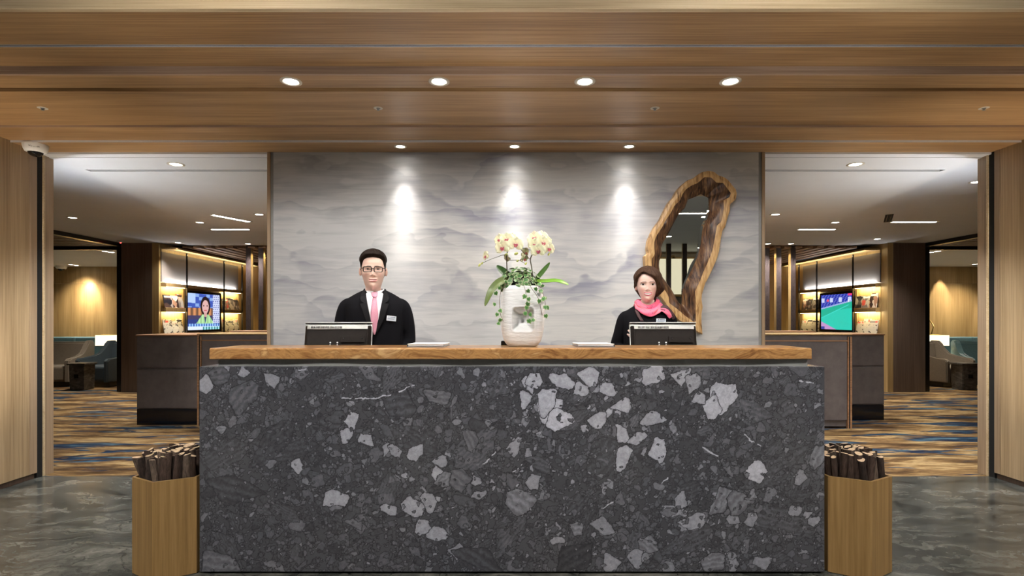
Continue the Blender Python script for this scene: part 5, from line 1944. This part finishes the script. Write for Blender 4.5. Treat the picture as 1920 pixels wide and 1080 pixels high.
# ================================================================== LOW COUNTERS BEHIND THE WALL
def low_counter(side):
    s = -1 if side == 'left' else 1
    if s < 0: x_out, x_mid, x_in, yb, yf = -4.60, -3.83, -1.5, 6.66, 6.62
    else: x_out, x_mid, x_in, yb, yf = 4.78, 4.03, 1.6, 6.98, 6.45
    t = thing('lounge_counter', ((x_out + x_mid) / 2, yb, 0), f'dark leather panelled service counter on the {side} of the lounge behind the wall', 'counter')
    cx = (x_out + x_mid) / 2
    a, b = sorted((x_out - cx, x_mid - cx))
    zt = 1.108
    box('carcass', a + .01, b - .01, .03, .85, 0.0, zt - .005, LEATHER, t)
    box('plinth', a, b, .012, .03, 0.0, .195, PLINTH, t)
    for z0, z1 in ((.20, .688), (.692, zt - .02)):
        bm = bmesh.new(); bm_box(bm, a, b, 0.0, .03, z0, z1)
        fe = [e for e in bm.edges if all(v.co.y < .001 for v in e.verts)]
        bmesh.ops.bevel(bm, geom=fe, offset=.012, segments=2, affect='EDGES')
        bm_obj('leather_panel', bm, LEATHER, t)
    box('top_cap', a - .005, b + .005, -.005, .86, zt - .018, zt, OAK_EDGE, t, bev=.003, seg=1)
    # framed wing toward the plaster wall
    w0, w1 = sorted((x_mid - cx, x_in - cx))
    dy = yf - yb
    box('wing_body', w0 + .02, w1, dy + .03, dy + .6, 0.02, zt - .002, LEATHER, t)
    e = w0 if s < 0 else w0
    # corner post in two wood strips, on the outer end of the wing
    xe = x_mid - cx
    for k, (d0, d1, mt) in enumerate(((0.0, .022, OAK_EDGE), (.022, .036, DARK_GAP), (.036, .050, OAK_EDGE))):
        q0, q1 = sorted((xe - s * d0, xe - s * d1))
        box('corner_post', q0, q1, dy - .004 * (k != 1), dy + .03, 0.0, zt - .02, mt, t)
    box('wing_frame', min(xe - s * .05, x_in - cx), max(xe - s * .05, x_in - cx), dy - .002, dy + .03, zt - .075, zt - .062, OAK_EDGE, t)
    q0, q1 = sorted((xe - s * .055, x_in - cx))
    box('wing_panel', q0, q1, dy + .004, dy + .03, .10, zt - .078, LEATHER, t)
    box('wing_rail', q0, q1, dy + .004, dy + .03, zt - .060, zt - .003, LEATHER, t)
    q0, q1 = sorted((xe, x_in - cx))
    box('wing_top', q0, q1, dy - .012, dy + .62, zt, zt + .014, OAK_SHELF, t, bev=.003, seg=1)
    box('rear_top', q0 + (.0), q1, dy + .75, dy + 1.2, zt + .0, zt + .03, OAK_EDGE, t, bev=.003, seg=1)
    box('rear_body', q0 + .02, q1, dy + .77, dy + 1.18, 0, zt, LEATHER, t)
low_counter('left')
low_counter('right')

# ================================================================== MAGAZINE WALLS WITH SCREENS
def screen_left(u, v):
    """news picture: studio set, presenter with bob hair and pale green jacket, text column, ticker; u right, v up"""
    c = np.array((.03, .05, .22))
    if v > .62: c = np.array((.05, .10, .45)) if (int(u * 9) + int(v * 11)) % 3 else np.array((.25, .40, .75))
    if v > .74 and u < .22: c = np.array((.45, .60, .90))
    if .40 < v < .60: c = np.array((.55, .22, .08)) * (.7 + .5 * math.sin(u * 40)) + .03
    if .28 < v <= .40: c = np.array((.06, .05, .12))
    if math.hypot((u - .53) / .155, (v - .66) / .27) < 1: c = np.array((.018, .010, .012))
    if math.hypot((u - .53) / .105, (v - .64) / .19) < 1:
        c = np.array((.70, .42, .40))
        if abs(v - .67) < .018 and .035 < abs(u - .53) < .075: c = np.array((.05, .03, .03))
        if abs(v - .54) < .016 and abs(u - .53) < .045: c = np.array((.55, .10, .14))
    if abs(u - .53) < .045 and .36 < v < .47: c = np.array((.62, .36, .33))
    if v < .42 and abs(u - .53) < .10 + (.42 - v) * .75 and not (abs(u - .53) < .05 - (.42 - v) * .2):
        c = np.array((.45, .78, .38)) * (.85 + .2 * math.sin(u * 60))
    if u > .77 and v > .18:
        c = np.array((.62, .68, .90))
        if int(v * 34) % 2 and math.sin(u * 90 + int(v * 34) * 2.3) > -.3: c = np.array((.16, .18, .42))
    if v < .17:
        c = np.array((.30, .55, .95)) if v > .09 else np.array((.70, .80, 1.0))
        if v > .10 and math.sin(u * 80) > .2: c = np.array((.05, .10, .40))
        if v < .085 and u > .45: c = np.array((.05, .25, .25)) if math.sin(u * 70) > 0 else np.array((.40, .75, .85))
    return c


def screen_right(u, v):
    """ball game: blue crowd and banners above, green field with a brighter cut, clay corner"""
    c = np.array((.02, .42, .28))
    if v < .60 - .10 * (1 - u) and v < .33 + .40 * u: c = np.array((.03, .55, .42))
    if abs(v - (.33 + .40 * u)) < .012 and u < .9: c = np.array((.06, .65, .55))
    if v > .62 + .20 * u:
        c = np.array((.04, .07, .42)) + .14 * math.sin(u * 63 + v * 40) * math.sin(v * 77)
        c = np.clip(c, .01, 1)
        if .78 < v < .9 and math.sin(u * 22) > .45: c = np.array((.55, .60, .85))
        if .80 < v < .87 and .20 < u < .27: c = np.array((.75, .08, .15))
        if v > .94 and u > .88: c = np.array((.80, .05, .20))
    if abs(v - (.60 + .20 * u)) < .018: c = np.array((.35, .40, .75))
    if v < .23 - .45 * u: c = np.array((.50, .28, .55))
    if v < .08 and u < .12: c = np.array((.05, .06, .30))
    if abs(u - .90) < .015 and .76 < v < .84: c = np.array((.85, .88, .9))
    return c


def screen_mat():
    m = NB('tv_picture')
    return m.fin((0.01, 0.01, 0.01), 0.2, emit=m.attr('Col'), estr=0.5)
TVM = screen_mat()
MAGS = []
for nm, a, b, c in (('magazine_dark', (.02, .02, .03), (.10, .06, .05), (.45, .40, .38)), ('magazine_portrait', (.05, .03, .03), (.45, .26, .18), (.75, .66, .58)), ('magazine_bright', (.60, .58, .54), (.25, .22, .22), (.70, .12, .10)), ('magazine_grey', (.12, .11, .11), (.50, .46, .42), (.04, .04, .05))):
    m = NB(nm)
    v = m.addv(m.coord(), m.comb(m.math('MULTIPLY', m.rand(), 9.0), m.math('MULTIPLY', m.rand(), 5.0), 0.0))
    q = m.voro(m.mapping(v, (1, 1, 1)), 13, 'F1', 'Color')
    s0 = m.sep(q)[0]
    MAGS.append(m.fin(m.ramp(s0, [(.0, a), (.40, b), (.75, c)], 'CONSTANT'), 0.3))
m = NB('newspaper')
v = m.coord()
ln = m.math('SINE', m.math('MULTIPLY', m.sep(v)[2], 420.0))
bl = m.noise(m.mapping(v, (14, 14, 22)), 1.0, 2)
c0 = m.mix(m.ramp(ln, [(.35, .0), (.75, .45)]), (.66, .61, .50), (.18, .16, .14))
NEWS = m.fin(m.mix(m.ramp(bl, [(.57, .0), (.60, 1.0)]), c0, (.10, .09, .08)), 0.8)


def magazine_wall(side):
    s = -1 if side == 'left' else 1
    X = -6.27 if s < 0 else 6.67
    f = abs(X) * F
    def dp(px): return f / abs(px - 960.0)
    if s < 0: ya, y1, y2, y3 = dp(301), dp(339.5), dp(410.5), dp(445)
    else: ya, y1, y2, y3 = dp(1652), dp(1610), dp(1541), dp(1507)
    t = thing('magazine_shelf_wall', (X, (ya + y3) / 2, 0), f'oak shelf wall with lit magazine niches and a screen on the {side} side of the lounge', 'shelf')
    cy = (ya + y3) / 2
    def b(name, d0, d1, y0, y1_, z0, z1, mat, bev=0.0):
        # d: distance out of the wall into the room
        xa, xb = sorted((-s * d0, -s * d1))
        return box(name, xa, xb, y0 - cy, y1_ - cy, z0, z1, mat, t, bev=bev, seg=1)
    yend = 12.95
    b('upper_fabric_panel', 0.0, .02, ya, y3, 1.965, 2.50, FABRIC_WALL)
    b('cove_board', 0.0, .30, ya, yend, 2.545, 2.57, OAK_SHELF)
    b('cove_back', 0.0, .02, ya, yend, 2.50, 2.545, OAK_SHELF)
    b('ledge', 0.0, .105, ya, y3, 1.885, 1.95, OAK_SHELF, .003)
    b('rear_panel', 0.0, .02, y3, yend, 0.0, 2.50, OAK_SHELF)
    b('base_cabinet', 0.0, .10, ya, y3, 0.0, 1.03, OAK_SHELF, .003)
    # niches: recessed between boards
    for (u0, u1) in ((ya, y1), (y2, y3)):
        b('niche_back', 0.0, .008, u0, u1, 1.03, 1.885, OAK_SHELF)
        b('shelf_board', 0.0, .10, u0, u1, 1.43, 1.505, OAK_SHELF, .003)
        for zc in (1.875, 1.42):
            led = b('led_strip', .080, .092, u0 + .03, u1 - .03, zc, zc + .006, LED_WARM)
            lamp(t, 'AREA', (-s * .07, (u0 + u1) / 2 - cy, zc - .004), 1.7 * (u1 - u0) / .6, (1.0, .78, .40), aim=(s * .5, 0, -1), sx=(u1 - u0) * .9, sy=.02)
    b('screen_bay', 0.0, .03, y1, y2, 1.03, 1.885, OAK_SHELF)
    for y in (y1, y2, y3):
        b('black_upright', .098, .122, y - .012, y + .012, 1.0, 2.54, BLACK_METAL)
    # cool strip on the ledge washing the fabric
    lamp(t, 'AREA', (-s * .05, (ya + y3) / 2 - cy, 1.957), 5.5, (.90, .95, 1.0), aim=(s * .75, 0, 1), sx=(y3 - ya) * .92, sy=.02)
    b('led_strip', .060, .072, ya + .03, y3 - .35, 1.9505, 1.956, LED_COOL)
    lamp(t, 'AREA', (-s * .22, (ya + yend) / 2 - cy, 2.52), 3.2, (1.0, .84, .50), aim=(s * .6, 0, 1), sx=(yend - ya) * .95, sy=.02)
    # television
    w0 = y1 + .05; w1 = y2 - .06
    tv = thing('television', (X - s * .03, (w0 + w1) / 2, 1.12), 'black-framed wall screen showing a ' + ('news presenter in pale green' if s < 0 else 'ball game on a green field'), 'television')
    hw_ = (w1 - w0) / 2
    a0, a1 = sorted((-s * .001, -s * .05))
    z0 = (1.04 if s < 0 else 1.04) - 1.12; z1 = 1.845 - 1.12
    box('tv_frame', a0, a1, -hw_, hw_, z0, z1, BLACK_METAL, tv, bev=.004, seg=1)
    nu, nv = 120, 80
    V, C = [], []
    fn = screen_left if s < 0 else screen_right
    for j in range(nv):
        for i in range(nu):
            u = i / (nu - 1); v_ = j / (nv - 1)
            # image right is farther on the left wall, nearer on the right wall
            y = (-hw_ + .025 + (2 * hw_ - .09) * u) if s < 0 else (hw_ - .055 - (2 * hw_ - .08) * u)
            V.append((-s * .052, y, z0 + .045 + (z1 - z0 - .09) * v_)); C.append(fn(u, v_))
    obj('screen', V, grid_faces(nv, nu), TVM, tv, False, C)
    box('stand_lip', -s * .02 - .02, -s * .02 + .02, -.12, .12, z0 - .012, z0, BLACK_METAL, tv)
    # magazines and newspapers
    r = random.Random(4 if s < 0 else 8)
    for ni, (u0, u1, where) in enumerate(((ya, y1, 'near'), (y2, y3, 'far'))):
        for zi, (zb, hgt) in enumerate(((1.505, .25), (1.03, .26))):
            cnt = 3
            for k in range(cnt):
                L = u1 - u0
                wv = L / cnt * 1.12
                yc = u0 + L * (k + .5) / cnt
                paper = zi == 1
                kind = 'newspaper' if paper else 'magazine'
                row = 'lower' if paper else 'upper'
                o = bpy.data.objects.new(kind, None)
                COL.objects.link(o)
                o.location = (X - s * (.085 - .014 * k), yc, zb + .001)
                o.rotation_euler = (0, 0, (r.uniform(-.12, .12)))
                order = ('nearest', 'middle', 'farthest')[k]
                tag(o, f'{order} {kind} in the {row} niche on the {where} side of the {side} screen', kind, f'{kind}s in the {row} {where} niche of the {side} wall')
                h_ = hgt * r.uniform(.88, 1.08)
                bm = bmesh.new()
                vs = bm_box(bm, -.005, .005, -wv / 2, wv / 2, 0, h_)
                for v_ in vs: v_.co.x += s * .16 * v_.co.z
                mt = NEWS if paper else MAGS[(k + ni * 2 + (1 if s > 0 else 0)) % 4]
                bm_obj('pages', bm, mt, o)
                bm = bmesh.new()
                z_a, z_b = h_ * .80, h_ * .93
                vs = bm_box(bm, -.0055, .0055, -wv * .40, wv * .40, z_a, z_b)
                for v_ in vs: v_.co.x += s * .16 * v_.co.z - s * .0009
                bm_obj('masthead', bm, (MAGS[2] if paper else PAPER) if r.random() < .6 else DARKB, o)
    return t
magazine_wall('left')
magazine_wall('right')

# ================================================================== DARK POSTS
m = NB('charred_post')
n = m.noise(m.mapping(m.coord(), (30, 30, 9)), 2.0, 6, .7, .8)
m.bump(n, .8, .012)
CHAR = m.fin(m.ramp(n, [(.35, (.016, .010, .010)), (.6, (.055, .036, .034)), (.75, (.13, .09, .085))]), 0.5)
for k, (px, lab) in enumerate(((466, 'dark rough timber post left of the plaster wall, the farther one from it'), (489.5, 'dark rough timber post beside the left edge of the plaster wall'),
                               (1438, 'dark rough timber post beside the right edge of the plaster wall'), (1460, 'middle dark rough timber post right of the plaster wall'), (1487, 'dark rough timber post right of the plaster wall, nearest the shelf'))):
    X = (px - 960) / F * 10.0
    t = thing('timber_post', (X, 10.0, 0), lab, 'post')
    s = -1 if X < 0 else 1
    box('charred_face', -.045, .045, -.012, .0, 0, 2.645, CHAR, t, bev=.003, seg=1)
    box('oak_core', -.045, .045, .0005, .085, 0, 2.645, OAK_SHELF, t)
    lamp(None, 'SPOT', (X - s * .11, 10.03, 2.60), 9, (1.0, .85, .55), .03, 70, .8, (s * .10, .0, -1))  # spot without a fixture, added to brighten the oak side of the post

# ================================================================== ALCOVE FURNITURE
BEIGE = flat('beige_upholstery', (.20, .175, .145), 0.6, var=.08, vscale=40)
TEAL = flat('teal_upholstery', (.10, .19, .22), 0.55, var=.08, vscale=40)
NAVY = flat('navy_upholstery', (.045, .065, .085), 0.5, var=.08, vscale=40)
SHADE = NB('lamp_shade'); SHADE = SHADE.fin((.85, .80, .62), 0.8, emit=(1.0, .92, .66), estr=0.7)
m = NB('dark_table_marble')
n = m.noise(m.mapping(m.coord(), (3, 3, 7)), 2.0, 6, .65, 1.0)
TMARB = m.fin(m.ramp(n, [(.35, (.02, .02, .02)), (.55, (.08, .075, .07)), (.75, (.22, .21, .20))]), .3)
BRASS = flat('brass', (.45, .33, .12), .3, .9)


def armchair(loc, rz, mat, seatm, label, w=.78):
    """club chair with swept wing sides; faces -y locally"""
    t = thing('armchair', loc, label, 'armchair', rotz=rz)
    box('plinth', -w / 2 + .06, w / 2 - .06, -.30, .32, 0, .10, BLACK_METAL, t)
    box('seat', -w / 2 + .09, w / 2 - .09, -.38, .24, .10, .40, seatm, t, bev=.045, seg=3)
    bm = bmesh.new(); bm_box(bm, -w / 2 + .08, w / 2 - .08, .20, .36, .10, .84)
    for v_ in bm.verts:
        if v_.co.z > .5: v_.co.y += .07
    bmesh.ops.bevel(bm, geom=bm.edges[:], offset=.04, segments=3, affect='EDGES')
    bm_obj('backrest', bm, mat, t)
    # sides: arm height in front, sweeping up to the back
    prof_ = [(-.40, .10), (-.40, .50), (-.36, .54), (-.05, .56), (.06, .60), (.13, .70), (.18, .80), (.24, .86), (.36, .86), (.40, .80), (.38, .10)]
    for s in (-1, 1):
        bm = bmesh.new()
        x0, x1 = s * (w / 2 - .10), s * w / 2
        A = [bm.verts.new((x0, y, z)) for y, z in prof_]; B = [bm.verts.new((x1, y, z)) for y, z in prof_]
        bm.faces.new(A); bm.faces.new(B[::-1])
        for k in range(len(prof_)): bm.faces.new((A[k], A[(k + 1) % len(prof_)], B[(k + 1) % len(prof_)], B[k]))
        bmesh.ops.bevel(bm, geom=[e for e in bm.edges if abs(e.verts[0].co.x - e.verts[1].co.x) < .001], offset=.018, segments=2, affect='EDGES')
        bm_obj('side_wing', bm, mat, t, False)
    return t


def side_table(loc, label):
    t = thing('side_table', loc, label, 'table')
    bm = bmesh.new(); vs = bm_box(bm, -.14, .14, -.14, .14, 0, .46)
    for v_ in vs:
        if v_.co.z < .1: v_.co.x *= .92; v_.co.y *= .92
    bmesh.ops.bevel(bm, geom=bm.edges[:], offset=.01, segments=2, affect='EDGES')
    bm_obj('stone_body', bm, TMARB, t)
    box('table_top', -.165, .165, -.16, .16, .461, .495, TMARB, t, bev=.008)
    box('socket_plate', -.035, .035, -.150, -.138, .22, .29, BLACK_METAL, t)
    return t


def table_lamp(loc, label, side):
    t = thing('table_lamp', loc, label, 'lamp')
    V, Fc = lathe([(.09, 0), (.09, .012), (.02, .02), (.012, .05), (.012, .28)], 20)
    obj('lamp_base', V, Fc, BRASS, t, True)
    bm = bmesh.new()
    lo = [(-.175, -.14), (.175, -.14), (.175, .14), (-.175, .14)]
    a = [bm.verts.new((x, y, .24)) for x, y in lo]; b = [bm.verts.new((x, y, .47)) for x, y in lo]
    for k in range(4): bm.faces.new((a[k], a[(k + 1) % 4], b[(k + 1) % 4], b[k]))
    o = bm_obj('lamp_shade', bm, SHADE, t)
    sl = o.modifiers.new('thick', 'SOLIDIFY'); sl.thickness = .004
    for z in (.238, .468):
        parts = [tube([(x0, y0, z), (x1, y1, z)], .005, 6) for (x0, y0), (x1, y1) in zip(lo, lo[1:] + lo[:1])]
        Vr, Fr = merge(*parts); obj('shade_rim', Vr, Fr, BRASS, t)
    lamp(t, 'POINT', (0, 0, .36), 5, (1.0, .85, .6), .05)
    return t


def bench(x0, x1, y, label):
    t = thing('banquette', ((x0 + x1) / 2, y, 0), label, 'sofa')
    h = (x1 - x0) / 2
    box('plinth', -h + .04, h - .04, -.28, .30, 0, .10, BLACK_METAL, t)
    n = max(2, int((x1 - x0) / .8))
    for k in range(n):
        a = -h + 2 * h * k / n; b = a + 2 * h / n
        box('seat_cushion', a + .004, b - .004, -.34, .18, .10, .42, TEAL, t, bev=.03, seg=3)
        box('back_cushion', a + .004, b - .004, .18, .36, .10, .88, TEAL, t, bev=.03, seg=3)
    return t


def at_px(px, d): return (px - 960) / F * d


armchair((at_px(110, 10.7), 10.70, 0), .15, BEIGE, BEIGE, 'beige wing-sided armchair in the left alcove, left of the stone table', .86)
armchair((at_px(208, 10.75), 10.75, 0), -.25, NAVY, NAVY, 'dark blue armchair in the left alcove beside the black post', .80)
side_table((at_px(151, 9.98), 10.02, 0), 'dark marble pedestal table between the chairs of the left alcove')
t_ = side_table((at_px(200, 11.5), 11.55, 0), 'dark marble table under the lamp in the left alcove')
table_lamp((at_px(200, 11.5), 11.55, .495), 'glowing square-shaded lamp in the left alcove', -1)
bench(at_px(60, 12.5), at_px(196, 12.5), 12.5, 'teal banquette along the wall of the left alcove')
armchair((at_px(1762, 10.7), 10.72, 0), .35, BEIGE, BEIGE, 'taupe armchair in the right alcove beside the black post', .84)
armchair((at_px(1852, 10.8), 10.85, 0), -.3, TEAL, NAVY, 'teal armchair in the right alcove partly hidden by the jamb', .86)
side_table((at_px(1811, 9.98), 10.02, 0), 'dark marble pedestal table between the chairs of the right alcove')
side_table((at_px(1758, 11.5), 11.55, 0), 'dark marble table under the lamp in the right alcove')
table_lamp((at_px(1758, 11.5), 11.55, .495), 'glowing square-shaded lamp in the right alcove', 1)
bench(at_px(1772, 12.5), at_px(1900, 12.5), 12.5, 'teal banquette along the wall of the right alcove')
# folded brass wall lamp in the right alcove
P = [un(1742, 598, 12.9), un(1751, 612, 12.8), un(1746, 627, 12.7)]
t = thing('wall_lamp_arm', P[0], 'thin angled brass lamp arm on the wall of the right alcove', 'wall lamp')
Vt, Ft = tube([p - P[0] for p in P], .012, 8)
obj('arm', Vt, Ft, BRASS, t, True)
V, Fc = lathe([(.05, 0), (.05, .02), (.0005, .022)], 16)
b = obj('wall_plate', V, Fc, BRASS, t, True); b.rotation_euler = (PI / 2, 0, 0); b.location = (0, .06, 0)
# small dome in the left alcove, smoke detector with red light
p = un(115, 501, 12.75)
t = thing('dome_camera', (p.x, 12.75, 2.545), 'small white ceiling dome in the left alcove above the wood wall', 'camera')
V, Fc = lathe([(.11, 0), (.11, -.04), (.09, -.07), (.07, -.075)], 20); obj('housing', V, Fc, WHITE_PLASTIC, t, True)
V, Fc = lathe([(.07, -.07), (.05, -.11), (.0005, -.125)], 20); obj('dome', V, Fc, BLACK_GLASS, t, True)
p = ceil_pt(241, 454.5)
t = thing('smoke_detector', (p.x, min(p.y, 9.4), ZL), 'flat smoke detector with a red light before the left dark column', 'detector')
V, Fc = lathe([(.055, 0), (.055, -.02), (.04, -.03), (.0005, -.032)], 18); obj('cover', V, Fc, WHITE_PAINT, t, True)
V, Fc = lathe([(.012, -.031), (.010, -.04), (.0005, -.042)], 10); obj('red_light', V, Fc, emis('red_led', (1, .05, .04), 4), t, True)

# ================================================================== LOBBY BEHIND THE CAMERA (seen in the mirror)
for k, x in enumerate((3.55, 3.95, 4.35, 4.75, 5.15)):
    t = thing('timber_post', (x, -4.8, 0), f'{("first", "second", "third", "fourth", "fifth")[k]} of the dark lobby posts seen in the mirror', 'post')
    box('charred_face', -.055, .055, -.045, .045, 0, 3.195, CHAR, t, bev=.003, seg=1)
    box('oak_core', -.056, .056, -.035, .035, 0.02, 3.19, OAK_SHELF, t)
t = thing('display_cabinet', (5.0, -6.6, 0), 'bright lit display shelves at the back of the lobby, seen in the mirror', 'cabinet')
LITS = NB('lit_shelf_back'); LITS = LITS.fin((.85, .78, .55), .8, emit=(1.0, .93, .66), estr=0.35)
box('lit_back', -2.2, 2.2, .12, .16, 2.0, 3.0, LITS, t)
box('dark_rail', -2.2, 2.2, -.13, -.121, 1.0, 1.04, BLACK_METAL, t)
for k in range(6): box('upright', -2.2 + k * .87, -2.13 + k * .87, -.15, .12, 0, 3.1, OAK_SHELF, t)
for z in (.0, 1.93, 2.45, 3.0): box('shelf', -2.2, 2.2, -.15, .12, z, z + .05, OAK_SHELF, t)
box('lower_front', -2.2, 2.2, -.12, -.1, .05, 1.93, WHITE_PAINT, t)
